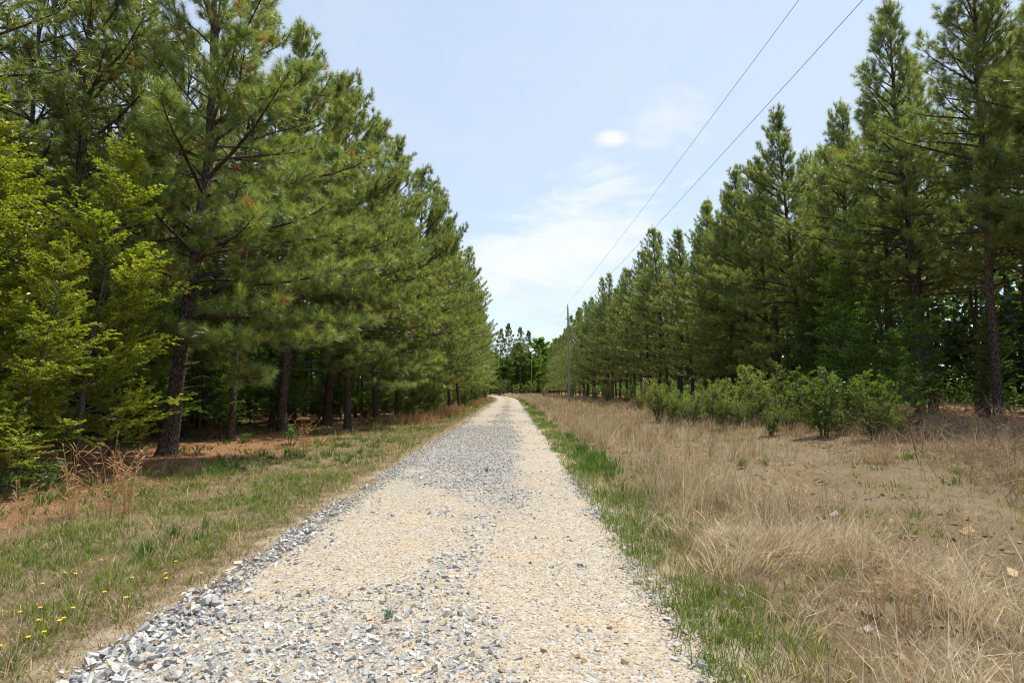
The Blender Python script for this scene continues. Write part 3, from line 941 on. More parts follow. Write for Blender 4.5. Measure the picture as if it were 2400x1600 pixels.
# darker understory in the left wood
ul = random.Random(12)
for k in range(70):
    y = 12 + 42 * ul.random() ** 1.2
    x = -10.8 - 9.5 * ul.random() + 2.5 * float(sstep(15, 45, y))
    if x < -0.95 * y - 3: continue
    place_broad(GREENT[k % 2], x, y, ul.uniform(0, 6.28), ul.uniform(0.5, 1.05), "understory_tree",
                "slender green understory tree among the left pine trunks", "tree", "understory trees in the left wood")
for k in range(26):
    y = 17 + 30 * ul.random() ** 1.1
    x = -9.6 - 3.2 * ul.random() + 2.4 * float(sstep(15, 45, y))
    place_broad((GREENT + SHRUB)[k % 4], x, y, ul.uniform(0, 6.28), ul.uniform(0.42, 0.8), "understory_shrub",
                "leafy green shrub just behind the first trunks of the left wood", "shrub", "shrubs behind the first left trunks")
# shrubs along the left edge
for (u, v, s, kind, lab) in [(985, 950, 1.05, 1, "yellow-green rounded shrub beside the left grass, below the pines"),
                             (1010, 945, 0.9, 0, "green shrub touching the yellow-green rounded shrub at left"),
                             (1065, 940, 1.3, 0, "bright green shrub leaning over the road edge at its far left bend"),
                             (1095, 936, 1.55, 1, "large green shrub nearest the left bend of the road"),
                             (1122, 931, 1.9, 0, "light green shrub at the road bend, farthest along the left side"),
                             (925, 958, 0.9, 1, "leafy shrub in shade left of the yellow-green rounded shrub")]:
    x, y, z = at(u, v)
    place_broad(SHRUB[kind], x, y, u * 0.7, s, "roadside_shrub", lab, "shrub", "shrubs under the left pines", ("stems", "foliage"))
y = 31
while y < 175:
    x = -6.0 + 1.0 * float(sstep(30, 50, y)) - 0.5 * float(sstep(60, 110, y)) + float(shift(y)) + 0.9 - ul.uniform(0, 2.6)
    place_broad(SHRUB[int(y) % 2], x, y, y, ul.uniform(0.6, 1.35), "woodland_shrub", "leafy shrub under the far left roadside pines", "shrub", "low shrubs under the far left pines", ("stems", "foliage"))
    y += ul.uniform(2.0, 4.2) * (1 + y / 90)

# right: green bush thicket and saplings in front of the pines
NTH = ["leftmost", "second", "third", "fourth", "fifth", "sixth", "seventh", "eighth", "ninth", "tenth", "eleventh", "twelfth", "thirteenth", "fourteenth", "fifteenth", "sixteenth", "seventeenth", "eighteenth", "nineteenth", "twentieth", "twenty-first", "twenty-second", "twenty-third", "twenty-fourth", "twenty-fifth", "last"]
for k in range(26):
    u = 1545 + 23.5 * k + ul.uniform(-5, 5)
    y = float(np.interp(u, [1560, 1750, 1930, 2130], [25.0, 20.5, 17.5, 15.0])) + (1.6, -1.4, 0.6, -0.4, 2.4)[k % 5] + ul.uniform(-0.7, 0.7)
    x = (u - 1200) / 1333 * y
    s = (1.1, 0.6, 0.85, 1.15, 0.62, 0.95, 0.55)[k % 7] * ul.uniform(0.85, 1.2) * (0.8 if k > 20 else 1)
    lab = "leftmost bush of the green thicket, bright and upright" if k == 0 else "last bush at the right end of the green thicket, beside brambles" if k == 25 else f"{NTH[k]} bush of the green thicket, counted from its left end"
    vi = (0, 3, 1, 2, 4)[k % 5]
    s *= (0.8 if vi > 2 else 1.0) * 0.84
    place_broad((BUSH + SHRUB)[vi], x, y, k * 1.9, s * 1.15, "green_bush", lab, "bush", "bushes of the thicket on the right", ("stems", "foliage"), s * ul.uniform(0.85, 1.25))
for k, (u, y, s, lab) in enumerate([(1945, 27.5, 1.25, "tall light green sapling growing between the right-hand pines"), (2060, 22.5, 0.85, "dark green sapling behind the olive bushes of the thicket"),
                                    (2150, 20.0, 0.72, "green sapling in shade among the right trunks, spreading leaves"), (1880, 28.0, 0.8, "green sapling left of the tall light green sapling"),
                                    (2330, 21.5, 0.62, "small green sapling deep between the thick trunks at far right"), (1990, 23.0, 0.75, "bushy green sapling under the tall light green sapling"),
                                    (2020, 19.0, 0.55, "low green sapling at the back of the thicket's right half"), (2110, 18.0, 0.5, "low leafy sapling left of the first thick right trunk"),
                                    (1970, 24.5, 1.05, "tall leafy sapling just right of the tall light green sapling")]):
    place_broad(GREENT[k % 2], (u - 1200) / 1333 * y, y, k * 2.3, s, "green_sapling", lab, "tree", "saplings among the right pines")
# low shrubs farther along the right field
for k, (u, v, s, lab) in enumerate([(1425, 945, 0.85, "grey-green rounded shrub in the dry grass right of the utility pole"), (1470, 948, 0.8, "dark green low shrub beside the grey-green rounded shrub"),
                                    (1395, 938, 0.9, "low leafy shrub just right of the utility pole's foot"), (1275, 930, 1.0, "small green shrub left of the rust-red dead sapling"),
                                    (1530, 958, 0.7, "yellow-green low shrub left of the bright green bush"), (1500, 962, 0.6, "yellow-green low shrub behind the tall dry grass belt"),
                                    (1340, 933, 1.2, "green shrub right behind the utility pole's foot")]):
    x, y, z = at(u, v)
    place_broad(BUSH[k % 3], x, y, k * 1.3, s * 1.2, "field_shrub", lab, "shrub", "shrubs in the right field", ("stems", "foliage"))
# end of the road
for k, (u, d, s, lab) in enumerate([(1270, 226, 1.08, "bright green deciduous tree in the middle of the road's end"), (1300, 232, 1.05, "bright green deciduous tree right of the middle at the road's end"),
                                    (1205, 222, 0.8, "lower green deciduous tree under the tall pines at the road's end"), (1160, 218, 0.8, "green deciduous tree left of the tall pines at the road's end"),
                                    (1245, 218, 0.78, "lower green deciduous tree behind the distant utility pole"), (1325, 225, 0.85, "green deciduous tree behind the nearer utility pole"),
                                    (1285, 215, 0.72, "small bright deciduous tree low in the middle of the road's end"), (1225, 236, 1.0, "green deciduous tree rising behind the tall pines at the road's end"),
                                    (1140, 228, 0.9, "green deciduous tree beside the last left roadside pines"),
                                    (1150, 210, 0.62, "low leafy tree filling the gap beside the last left pines"), (1180, 214, 0.7, "leafy tree standing between the tall pine trunks at the road's end"),
                                    (1255, 208, 0.6, "low leafy tree around the distant utility pole"), (1310, 214, 0.74, "leafy tree left of the nearer utility pole, joining the right row"),
                                    (1295, 240, 1.0, "high leafy crown behind the bright trees at the road's end")]):
    place_broad(DECID[k % 2], (u - 1200) / 1333 * d, d, k * 1.7, s, "deciduous_tree", lab, "tree", "deciduous trees at the road's end")
for k in range(10):
    u = 1150 + 20 * k; d = 200 + ul.uniform(-12, 8)
    place_broad(SHRUB[k % 2], (u - 1200) / 1333 * d, d, k, ul.uniform(1.3, 2.4), "distant_shrub", "pale green shrub at the foot of the distant wood", "shrub", "shrubs at the foot of the distant wood", ("stems", "foliage"))
for k in range(26):
    y = 7 + 38 * ul.random() ** 1.5; x = -6.6 - 4.5 * ul.random() + 1.5 * float(sstep(15, 40, y))
    place_broad(SPRIG[k % 2], x, y, k, ul.uniform(0.5, 1.1), "seedling", "small green leafy seedling in the pine straw at the left verge", "plant", "seedlings at the left forest edge", ("stems", "foliage"))

# far-off wood that reads as one mass behind both plantations
g = np.random.default_rng(77)
bag = Bag()
n = 230000
side = g.random(n) < 0.55
yy = np.where(side, g.uniform(3, 200, n), g.uniform(8, 215, n))
xx = np.where(side, -26 - 18 * g.random(n) ** 1.5, 30 + 18 * g.random(n) ** 1.5)
zz = np.where(g.random(n) < 0.5, g.uniform(0, 6, n), g.uniform(4, 15, n))
k = g.random(n) < fbm(xx * 0.7 + yy, zz * 1.3 + xx * 0.5, 0.45, 7) * 2.2 + 0.05
xx, yy, zz = xx[k], yy[k], zz[k]; n = len(xx)
A = nrm(g.normal(0, 1, (n, 3)) * np.array([1, 1, 0.6])); Nn = nrm(g.normal(0, 0.8, (n, 3)) + [0, 0, 0.7])
l = g.uniform(0.35, 0.95, n)
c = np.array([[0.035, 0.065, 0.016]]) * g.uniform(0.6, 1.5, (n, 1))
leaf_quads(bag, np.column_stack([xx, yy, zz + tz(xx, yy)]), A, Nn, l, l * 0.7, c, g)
n = 90000                                  # low undergrowth deep between the trunks
side = g.random(n) < 0.6
xx = np.where(side, g.uniform(-27, -13.5, n), g.uniform(19.5, 31, n)); yy = np.where(side, g.uniform(10, 75, n), g.uniform(14, 200, n))
hh = 2.6 * np.clip(fbm(xx, yy, 0.33, 15) * 2.4 - 0.75, 0, 1)
zz = hh * g.random(n) ** 0.8 + 0.05
k = hh > 0.15
xx, yy, zz = xx[k], yy[k], zz[k]; n = len(xx)
A = nrm(g.normal(0, 1, (n, 3)) * np.array([1, 1, 0.4])); Nn = nrm(g.normal(0, 0.5, (n, 3)) + [0, 0, 1]); l = g.uniform(0.10, 0.24, n) * (1 + np.clip(yy - 40, 0, 120) / 50)
leaf_quads(bag, np.column_stack([xx, yy, zz + tz(xx, yy)]), A, Nn, l, l * 0.65, np.array([[0.055, 0.105, 0.02]]) * g.uniform(0.6, 1.6, (n, 1)), g)
n = 85000                                  # behind the road's end
xx = g.uniform(-75, 75, n); yy = g.uniform(250, 285, n); zz = (17 + 5 * (fbm(xx, 0 * xx, 0.12, 3) - 0.5) * 2) * g.random(n) ** 0.7
A = nrm(g.normal(0, 1, (n, 3))); Nn = nrm(g.normal(0, 0.6, (n, 3)) + [0, 0, 1]); l = g.uniform(0.7, 1.5, n)
leaf_quads(bag, np.column_stack([xx, yy, zz]), A, Nn, l, l * 0.7, np.array([[0.075, 0.135, 0.028]]) * g.uniform(0.7, 1.5, (n, 1)), g)
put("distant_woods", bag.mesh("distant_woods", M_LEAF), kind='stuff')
bag = Bag()
for k in range(420):
    if g.random() < 0.55: x, y = g.uniform(-52, -25.5), g.uniform(8, 120)
    else: x, y = g.uniform(29.5, 55), g.uniform(14, 120)
    h = g.uniform(10, 15)
    bag.tube([(x, y, -0.2), (x + g.normal(0, .3), y + g.normal(0, .3), h)], [g.uniform(0.10, 0.17), 0.05], 5, np.array([0.09, 0.07, 0.055]), False)
put("distant_tree_trunks", bag.mesh("distant_tree_trunks", M_BARK, True), kind='stuff')


# ------------------------------------------------------------------ grasses
def blades(bag, x, y, h, wd, lean, ldir, col, g, z=None):
    n = len(x)
    if z is None: z = tz(x, y)
    B = np.column_stack([x, y, z - 0.01])
    a = g.random(n) * 6.283
    S = np.column_stack([np.cos(a), np.sin(a), 0 * a]) * (wd * 0.5)[:, None]
    Ld = np.column_stack([np.cos(ldir), np.sin(ldir), 0 * ldir])
    up = np.array([0, 0, 1.0])
    zc = np.sqrt(np.clip(1 - lean ** 2, 0.03, 1))
    m = B + up * (h * 0.55 * np.sqrt(zc))[:, None] + Ld * (h * lean * 0.35)[:, None]
    tip = B + up * (h * zc)[:, None] + Ld * (h * lean)[:, None]
    V = np.stack([B - S, B + S, m + S * 0.8, m - S * 0.8, tip], 1).reshape(-1, 3)
    o = (np.arange(n) * 5)[:, None]
    Q = np.array([[0, 1, 2, 3]]) + o; T = np.array([[3, 2, 4]]) + o
    bag.add(V, T, Q, np.repeat(col, 5, 0))


def mixcol(g, n, a, b, v=0.2):
    t = g.random((n, 1))
    return (np.array([a]) * (1 - t) + np.array([b]) * t) * g.uniform(1 - v, 1 + v, (n, 1))


G0, G1 = (0.055, 0.115, 0.014), (0.13, 0.19, 0.026)
D0, D1 = (0.30, 0.215, 0.125), (0.52, 0.41, 0.28)
RU0, RU1 = (0.22, 0.115, 0.055), (0.38, 0.235, 0.13)
g = np.random.default_rng(31)
green, dry, verge, straw = Bag(), Bag(), Bag(), Bag()
BANDS = [(2.4, 6, 1.0, 1.0), (6, 12, 0.55, 1.3), (12, 25, 0.24, 1.9), (25, 50, 0.10, 3.2), (50, 100, 0.035, 5.5), (100, 190, 0.012, 9.0)]


def scatter(bag, dens, x0, x1, prob, h, wd, lean, ldir, c0, c1, dmin=0, clump=1, rad=0.06, var=0.25, aim=None):
    """dens clumps per m2 in the first band, thinning with distance; prob(x,y)->0..1; every clump has its own height, shade and lean"""
    for (ya, yb, dk, wk) in BANDS:
        if ya < dmin: continue
        n = int(dens * dk * (yb - ya) * (x1 - x0))
        y = g.uniform(ya, yb, n); x = g.uniform(x0, x1, n)
        k = (g.random(n) < prob(x, y)) & (np.abs(x) < y * 1.02 + 2.0)
        x, y = x[k], y[k]; n = len(x)
        if not n: continue
        hc = g.uniform(h[0], h[1], n); cc = mixcol(g, n, c0, c1, 0.22)
        ld = ldir(n) if ldir else g.random(n) * 6.283
        I = np.repeat(np.arange(n), clump)
        N = len(I)
        a = g.random(N) * 6.283; rr = rad * np.sqrt(g.random(N)) * wk ** 0.5
        bx, by = x[I] + np.cos(a) * rr + shift(y[I]), y[I] + np.sin(a) * rr
        la = np.where(g.random(N) < (0.6 if aim is None else aim), ld[I] + g.normal(0, 0.5, N), a)
        ln = g.uniform(lean[0], lean[1], N)
        blades(bag, bx, by, hc[I] * g.uniform(0.45, 1.1, N), wd * wk * g.uniform(0.6, 1.4, N), ln, la, cc[I] * g.uniform(1 - var, 1 + var, (N, 1)), g)


rightd = lambda n: g.normal(-0.1, 0.7, n)
NG = ((0.075, 0.125, 0.02), (0.18, 0.215, 0.045))
# left verge: green tufts among dead thatch
pg = lambda x, y: sstep(-2.55, -3.3, x) * sstep(-7.4, -5.0, x) * np.clip(fbm(x, y, 0.9, 11) * 4.2 - 1.3, 0.08, 1)
scatter(verge, 190, -8.5, -2.4, pg, (0.06, 0.20), 0.0065, (0.2, 0.95), None, *NG, clump=9, rad=0.05)
pdv = lambda x, y: sstep(-2.25, -2.6, x) * sstep(-8.3, -5.8, x) * np.clip(1.25 - fbm(x, y, 0.9, 11) * 1.2, 0.15, 1)
scatter(verge, 230, -8.3, -2.3, pdv, (0.04, 0.17), 0.0052, (0.5, 0.985), None, (0.17, 0.115, 0.07), (0.40, 0.30, 0.19), clump=8, rad=0.09, var=0.35)
pth = lambda x, y: sstep(-2.2, -2.45, x) * sstep(-4.2, -3.2, x)
scatter(verge, 330, -4.2, -2.15, pth, (0.03, 0.10), 0.0050, (0.6, 0.99), None, (0.16, 0.105, 0.065), (0.38, 0.285, 0.185), clump=8, rad=0.08, var=0.4)
pt = lambda x, y: np.clip(fbm(x, y, 0.9, 17) * 6 - 3.2, 0, 1) * sstep(-2.9, -3.6, x) * sstep(-7.5, -6, x)
scatter(verge, 40, -7.6, -2.9, pt, (0.14, 0.32), 0.011, (0.15, 0.85), None, (0.038, 0.088, 0.018), (0.10, 0.155, 0.028), clump=14, rad=0.06)
scatter(verge, 5, -7.4, -2.8, lambda x, y: np.clip(fbm(x, y, 0.6, 19) * 3 - .8, 0, 1), (0.25, 0.5), 0.0045, (0.1, 0.8), None, (0.36, 0.26, 0.15), (0.5, 0.38, 0.24), clump=4, rad=0.05)
put("verge_grass", verge.mesh("verge_grass", M_GRASS), kind='stuff')
# rusty dry grass farther along the left edge
pf = lambda x, y: np.clip(fbm(x, y, 0.5, 23) * 4 - 1.5, 0, 1) * sstep(22, 30, y) * sstep(-6.8, -5.4, x) * sstep(-3.4, -4.2, x)
scatter(dry, 110, -6.8, -3.4, pf, (0.4, 0.85), 0.006, (0.1, 0.5), None, RU0, (0.42, 0.28, 0.16), 12, 9, 0.09)


# right: tall tan grass belt
def belt(x, y):
    near = sstep(1.75, 2.5, x) * sstep(3.6, 2.9, x) * sstep(6.6, 7.6, y) * sstep(14.5, 12.5, y)
    wide = sstep(1.8, 2.7, x) * sstep(6.4, 4.4, x + 3 * (fbm(x, y, 0.3, 40) - 0.5)) * sstep(10.5, 14, y)
    return np.maximum(near, wide) * np.clip(fbm(x, y, 0.7, 43) * 4.5 - 1.65, 0.03, 1)


scatter(dry, 75, 1.6, 7.5, belt, (0.35, 0.95), 0.0052, (0.08, 0.65), rightd, (0.24, 0.185, 0.105), (0.53, 0.455, 0.30), 6, 12, 0.10, 0.35)
pfar = lambda x, y: sstep(2.2, 3.2, x) * sstep(12.5, 10.5, x) * sstep(15, 22, y) * np.clip(fbm(x, y, 0.45, 45) * 3.5 - 1.3, 0.04, 1)
scatter(dry, 45, 2.0, 12.5, pfar, (0.2, 0.7), 0.0055, (0.1, 0.8), rightd, (0.18, 0.135, 0.075), (0.44, 0.36, 0.22), 12, 12, 0.14, 0.35)
# front right: matted dead grass, swept over
pm = lambda x, y: sstep(1.4, 1.95, x) * sstep(3.9, 3.2, x + 0.8 * (fbm(x, y, 0.8, 48) - 0.5)) * sstep(7.6, 6.0, y) * np.clip(fbm(x, y, 1.0, 47) * 6.0 - 2.75, 0.03, 1)
swept = lambda n: g.normal(-0.7, 0.55, n) + np.where(g.random(n) < 0.25, 3.0, 0)
scatter(dry, 260, 1.3, 5.6, pm, (0.15, 0.55), 0.0052, (0.5, 0.99), swept, (0.22, 0.165, 0.095), (0.58, 0.495, 0.345), 0, 13, 0.09, 0.35, 0.8)
pm2 = lambda x, y: sstep(1.5, 2.2, x) * sstep(4.0, 3.2, x) * sstep(9.0, 7.0, y) * np.clip(fbm(x, y, 0.9, 49) * 5 - 2.5, 0, 1)
scatter(dry, 40, 1.4, 6.0, pm2, (0.35, 0.8), 0.0050, (0.2, 0.9), rightd, (0.28, 0.22, 0.13), (0.60, 0.52, 0.37), 0, 12, 0.07, 0.3, 0.5)
# low thatch scattered over the whole field
bare = lambda x, y: 1 - 0.68 * sstep(3.6, 4.4, x + 0.6 * (fbm(x, y, 0.9, 58) - 0.5)) * sstep(9.5, 7.5, x) * sstep(4.5, 5.5, y) * sstep(14, 11.5, y)
ps = lambda x, y: sstep(1.5, 2.4, x) * bare(x, y) * np.clip(fbm(x, y, 0.7, 53) * 3.6 - 1.1, 0.25, 1)
scatter(dry, 175, 1.5, 14, ps, (0.05, 0.20), 0.0052, (0.5, 0.985), None, (0.15, 0.10, 0.06), (0.44, 0.335, 0.21), 0, 8, 0.10, 0.35)
# weedy brush at the field's right margin
pb3 = lambda x, y: sstep(6.2, 7.6, x) * sstep(7.0, 8.2, y) * sstep(13.5, 11.5, y) * np.clip(fbm(x, y, 0.9, 65) * 4 - 1.6, 0.05, 1)
scatter(dry, 60, 6, 13, pb3, (0.2, 0.6), 0.0050, (0.1, 0.9), None, (0.20, 0.12, 0.07), (0.46, 0.33, 0.21), 6, 9, 0.12, 0.35)
scatter(green, 26, 6, 13, pb3, (0.12, 0.35), 0.016, (0.3, 0.95), None, (0.08, 0.13, 0.024), (0.17, 0.20, 0.04), 6, 7, 0.12)
# upright thin brown stalks
pr_ = lambda x, y: sstep(2.6, 3.8, x) * bare(x, y) * np.clip(fbm(x, y, 0.8, 57) * 5 - 2.6, 0, 1)
scatter(dry, 9, 2.6, 10, pr_, (0.35, 0.85), 0.0050, (0.02, 0.35), None, (0.22, 0.13, 0.07), (0.40, 0.28, 0.16), 0, 7, 0.10)
# brown brush grass before the right pines
pb = lambda x, y: sstep(7.5, 9, x) * sstep(17, 14, x) * sstep(9, 12, y) * np.clip(fbm(x, y, 0.6, 63) * 3.4 - 1.0, 0.1, 1)
scatter(dry, 55, 7.5, 17, pb, (0.15, 0.65), 0.0052, (0.1, 0.9), None, (0.17, 0.11, 0.07), (0.42, 0.31, 0.21), 6, 9, 0.12, 0.35)
put("dry_grass", dry.mesh("dry_grass", M_DRY), kind='stuff')
# right: green strip along the road
pgs = lambda x, y: (sstep(1.0, 1.2, x) * sstep(2.3, 1.5, x + 0.9 * (fbm(x, y, 0.7, 71) - 0.5)) * np.clip(fbm(x, y, 0.9, 73) * 4.0 - 1.1, 0.22, 1))
scatter(green, 380, 0.95, 2.7, pgs, (0.05, 0.19), 0.0058, (0.15, 0.9), None, (0.075, 0.12, 0.02), (0.17, 0.20, 0.045), clump=9, rad=0.06)
pgt = lambda x, y: (sstep(1.2, 1.5, x) * sstep(2.4, 1.9, x) * sstep(8, 11, y) * np.clip(fbm(x, y, 0.5, 75) * 6 - 3.0, 0, 1))
scatter(green, 60, 1.1, 2.5, pgt, (0.2, 0.42), 0.0075, (0.1, 0.6), None, (0.045, 0.105, 0.016), (0.10, 0.17, 0.026), clump=14, rad=0.08)
pgd = lambda x, y: sstep(1.05, 1.4, x) * sstep(2.5, 1.9, x) * np.clip(1.2 - fbm(x, y, 0.9, 73) * 1.9, 0.05, 1)
scatter(green, 190, 1.0, 2.5, pgd, (0.06, 0.26), 0.0050, (0.3, 0.95), None, (0.22, 0.155, 0.095), (0.50, 0.40, 0.27), clump=8, rad=0.07, var=0.35)
pgr = lambda x, y: np.clip(fbm(x, y, 0.6, 79) * 5 - 2.4, 0.04, 1) * sstep(1.6, 2.2, x)
scatter(green, 75, 1.7, 14, pgr, (0.05, 0.18), 0.0065, (0.2, 0.9), None, (0.075, 0.12, 0.022), (0.17, 0.20, 0.045), clump=8, rad=0.06)
put("green_grass", green.mesh("green_grass", M_GRASS), kind='stuff')
# fallen pine straw and litter on the left forest floor
pst = lambda x, y: sstep(-4.2, -5.8, x) * np.clip(fbm(x, y, 0.9, 83) * 2.4 - 0.4, 0.1, 1)
scatter(straw, 80, -17, -4.2, pst, (0.10, 0.28), 0.0045, (0.93, 0.998), None, (0.13, 0.058, 0.026), (0.40, 0.23, 0.12), clump=8, rad=0.2, var=0.4, aim=0.1)
# green ground plants under the left edge
pgp = lambda x, y: sstep(-5.6, -6.8, x) * np.clip(fbm(x, y, 0.7, 87) * 5 - 2.4, 0, 1)
scatter(straw, 22, -15, -5.6, pgp, (0.10, 0.28), 0.020, (0.4, 0.95), None, (0.045, 0.09, 0.018), (0.11, 0.15, 0.026), clump=7, rad=0.12)
put("pine_straw", straw.mesh("pine_straw", M_DRY), kind='stuff')


bag = Bag()
n = 5200
yy = 3.5 + 15 * g.random(n) ** 1.2; xx = 2.2 + 10.5 * g.random(n)
k = (fbm(xx, yy, 0.5, 95) > 0.5 - 0.15 * g.random(n)) & (xx < yy * 1.0 + 0.5); xx, yy = xx[k], yy[k]; n = len(xx)
sz = 0.012 + 0.065 * g.random(n) ** 4
cc = mixcol(g, n, (0.13, 0.09, 0.055), (0.38, 0.29, 0.18), 0.25)
Vv, T, C = stones(g, xx, yy, tz(xx, yy), sz, cc, jit=0.7, sink=0.2)
bag.add(Vv, T, None, C)
put("soil_clods", bag.mesh("soil_clods", M_STONE), kind='stuff')


# ------------------------------------------------------------------ clumps of tall dry stalks, weeds, brambles
def stalk_clump(seed, n, h, spread, c0, c1, wisps=True):
    g = np.random.default_rng(seed)
    st, lf = Bag(), Bag()
    for k in range(n):
        a = g.random() * 6.283; hh = h * g.uniform(0.6, 1.05); ln = spread * abs(g.normal(0.3, 0.5))
        b = np.array([math.cos(a), math.sin(a), 0]) * g.uniform(0.01, 0.07)
        t = np.linspace(0, 1, 7)[:, None]
        P = b + np.array([math.cos(a), math.sin(a), 0]) * ln * t ** 2.2 + np.array([0, 0, hh]) * (t - 0.22 * min(1.2, ln / hh) * t ** 3)
        P[0, 2] = -0.04
        c = np.array(c0) + (np.array(c1) - np.array(c0)) * g.random()
        st.tube(P, 0.0042 * (1 - t[:, 0] * 0.7), 4, c, False)
        m = 7 if wisps else 4
        f = g.uniform(0.25, 1.0, m)
        pb = np.column_stack([np.interp(f, t[:, 0], P[:, q]) for q in range(3)])
        d = nrm(g.normal(0, 0.6, (m, 3)) + np.array([0, 0, 0.6])); L = g.uniform(0.06, 0.20, m) * h
        S = nrm(np.cross(d, g.normal(0, 1, (m, 3)))) * 0.0019
        V = np.stack([pb - S, pb + S, pb + d * L[:, None] * 0.6 + S * 0.7, pb + d * L[:, None] + np.array([0, 0, -0.03])], 1)
        T = np.array([(0, 1, 2), (0, 2, 3)])[None] + (np.arange(m) * 4)[:, None, None]
        lf.add(V.reshape(-1, 3), T.reshape(-1, 3), None, c * 1.1)
    for V_, T_, Q_, C_ in zip([np.concatenate(lf.V)], [np.concatenate(lf.T)], [None], [np.concatenate(lf.C)]):
        st.add(V_, T_, None, C_)
    return st.mesh("dry stalks", M_DRY)


def place_parts(var, x, y, rot, sc, name, label, cat, group, parts):
    if not isinstance(var, tuple):
        o = put(name, var, None, (x, y, float(tz(x, y)) - 0.02), label=label, category=cat, group=group)
        o.scale = (sc, sc, sc); o.rotation_euler = (0, 0, rot)
        return o
    return place_broad(var, x, y, rot, sc, name, label, cat, group, parts)


CL = [stalk_clump(200 + k, 10, 1.0, 0.40, (0.36, 0.20, 0.09), (0.55, 0.36, 0.19)) for k in range(3)]
for k, (u, v, s, lab) in enumerate([(165, 1215, 1.0, "arching rust-tan stalk clump at the far left of the verge"), (255, 1215, 1.15, "tallest upright dry stalk clump on the left verge"),
                                    (300, 1205, 0.95, "dry stalk clump just right of the tallest one on the left verge"), (715, 1055, 1.05, "fan of thin dry stalks before the dark forest at left"),
                                    (875, 985, 0.9, "small pale stalk clump near the dark straight pine trunk"), (45, 1240, 0.7, "short bent dry stalks at the left picture edge")]):
    x, y, z = at(u, v)
    place_parts(CL[k % 3], x, y, k * 1.1, s, "dry_stalk_clump", lab, "dry grass", "dry stalk clumps on the left verge", ("stalks", "blades"))
CR = [stalk_clump(210 + k, 12, 0.9, 0.4, (0.40, 0.29, 0.17), (0.60, 0.48, 0.32)) for k in range(3)]
for k, (u, v, s, lab) in enumerate([(1560, 1100, 1.0, "pale feathery stalk clump in the tall dry grass belt by the green strip"), (1640, 1110, 1.0, "pale arching stalk clump at the belt's right edge"),
                                    (1600, 1150, 0.9, "pale stalk clump at the front of the tall grass belt"), (1790, 1215, 1.0, "dense brown stalk clump standing alone before the bare field"),
                                    (1870, 1215, 0.9, "thin brown stalk clump right of the dense brown clump"), (1690, 1190, 0.8, "short pale stalk clump left of the dense brown clump"),
                                    (2270, 1290, 0.55, "single pale stalk clump on the bare soil at right"), (2060, 1440, 0.75, "splayed pale stalk clump rising from matted grass at lower right"),
                                    (2120, 1460, 0.7, "pale forked stalk clump beside the splayed one at lower right"), (1480, 1020, 1.1, "far pale stalk clump in the dry grass belt"),
                                    (1400, 990, 1.1, "pale stalk clump near the road's green strip, far along the belt")]):
    x, y, z = at(u, v)
    place_parts(CR[k % 3], x, y, k * 1.7, s, "pale_stalk_clump", lab, "dry grass", "pale stalk clumps in the right field", ("stalks", "blades"))


def weed(seed, h, head, c, hc):
    """single dead weed: stem with side twigs and a seed head"""
    g = np.random.default_rng(seed)
    st, hd = Bag(), Bag()
    t = np.linspace(0, 1, 7)[:, None]
    P = np.array([0.06 * g.normal(), 0.06 * g.normal(), 1.0]) * h * t
    P[1:-1, :2] += g.normal(0, 0.012, (5, 2)); P[0, 2] = -0.04
    st.tube(P, 0.008 * (1 - 0.6 * t[:, 0]) * max(0.6, h), 5, c, False)
    n = 150
    for q in range(14):
        f = g.uniform(0.35, 1.0) if head < 0.5 else g.uniform(0.15, 1.0)
        b = np.array([np.interp(f, t[:, 0], P[:, k]) for k in range(3)])
        d = nrm(np.array([g.normal(), g.normal(), 1.6])); L = 0.22 * h * g.uniform(0.5, 1.1)
        st.tube([b, b + d * L * 0.6, b + d * L], [0.004, 0.003, 0.002], 3, c, False)
        m = n // 14
        ff = g.uniform(0.3, 1, (m, 1)); bb = b + d * L * ff
        dd = nrm(d + g.normal(0, 0.5, (m, 3))); S = nrm(np.cross(dd, g.normal(0, 1, (m, 3)))) * 0.006
        V = np.stack([bb - S, bb + S, bb + dd * 0.06 * max(1, h)], 1)
        hd.add(V.reshape(-1, 3), np.arange(m * 3).reshape(-1, 3), None, np.array(hc) * g.uniform(0.8, 1.2))
    return st.mesh("stem", M_PLAIN, True), hd.mesh("seed_head", M_DRY)


WE = [weed(230 + k, 1.0, 0.3, (0.14, 0.09, 0.06), (0.24, 0.13, 0.08)) for k in range(3)]
RUST = [weed(240 + k, 1.0, 0.8, (0.20, 0.09, 0.04), (0.34, 0.13, 0.05)) for k in range(2)]
for k, (u, v, s, lab) in enumerate([(1672, 1052, 0.55, "dark brown seed head on a thin stem at the bare field's left edge"), (2155, 1090, 1.05, "upright dark dead weed standing alone at the field's right"),
                                    (2215, 1000, 0.95, "rusty dead weed before the right pine trunks, feathery top"), (2260, 1000, 0.8, "rusty dead weed right of the feathery rusty one"),
                                    (1945, 1085, 0.4, "short brown weed in the middle of the bare field"), (2050, 1040, 0.7, "thin dark weed between bush thicket and brambles"),
                                    (2340, 1040, 0.9, "brown dead weed among brambles near the right picture edge"), (2120, 1020, 0.8, "brown dead weed at the thicket's right end"),
                                    (2380, 1090, 1.0, "tall dead weed cut by the right picture edge"), (2290, 1060, 0.7, "small dead weed in front of the brambles at right")]):
    x, y, z = at(u, v)
    place_parts((RUST if k in (2, 3) else WE)[k % 2], x, y, k, s, "dead_weed", lab, "weed", "dead weeds in the right field", ("stem", "seed_head"))
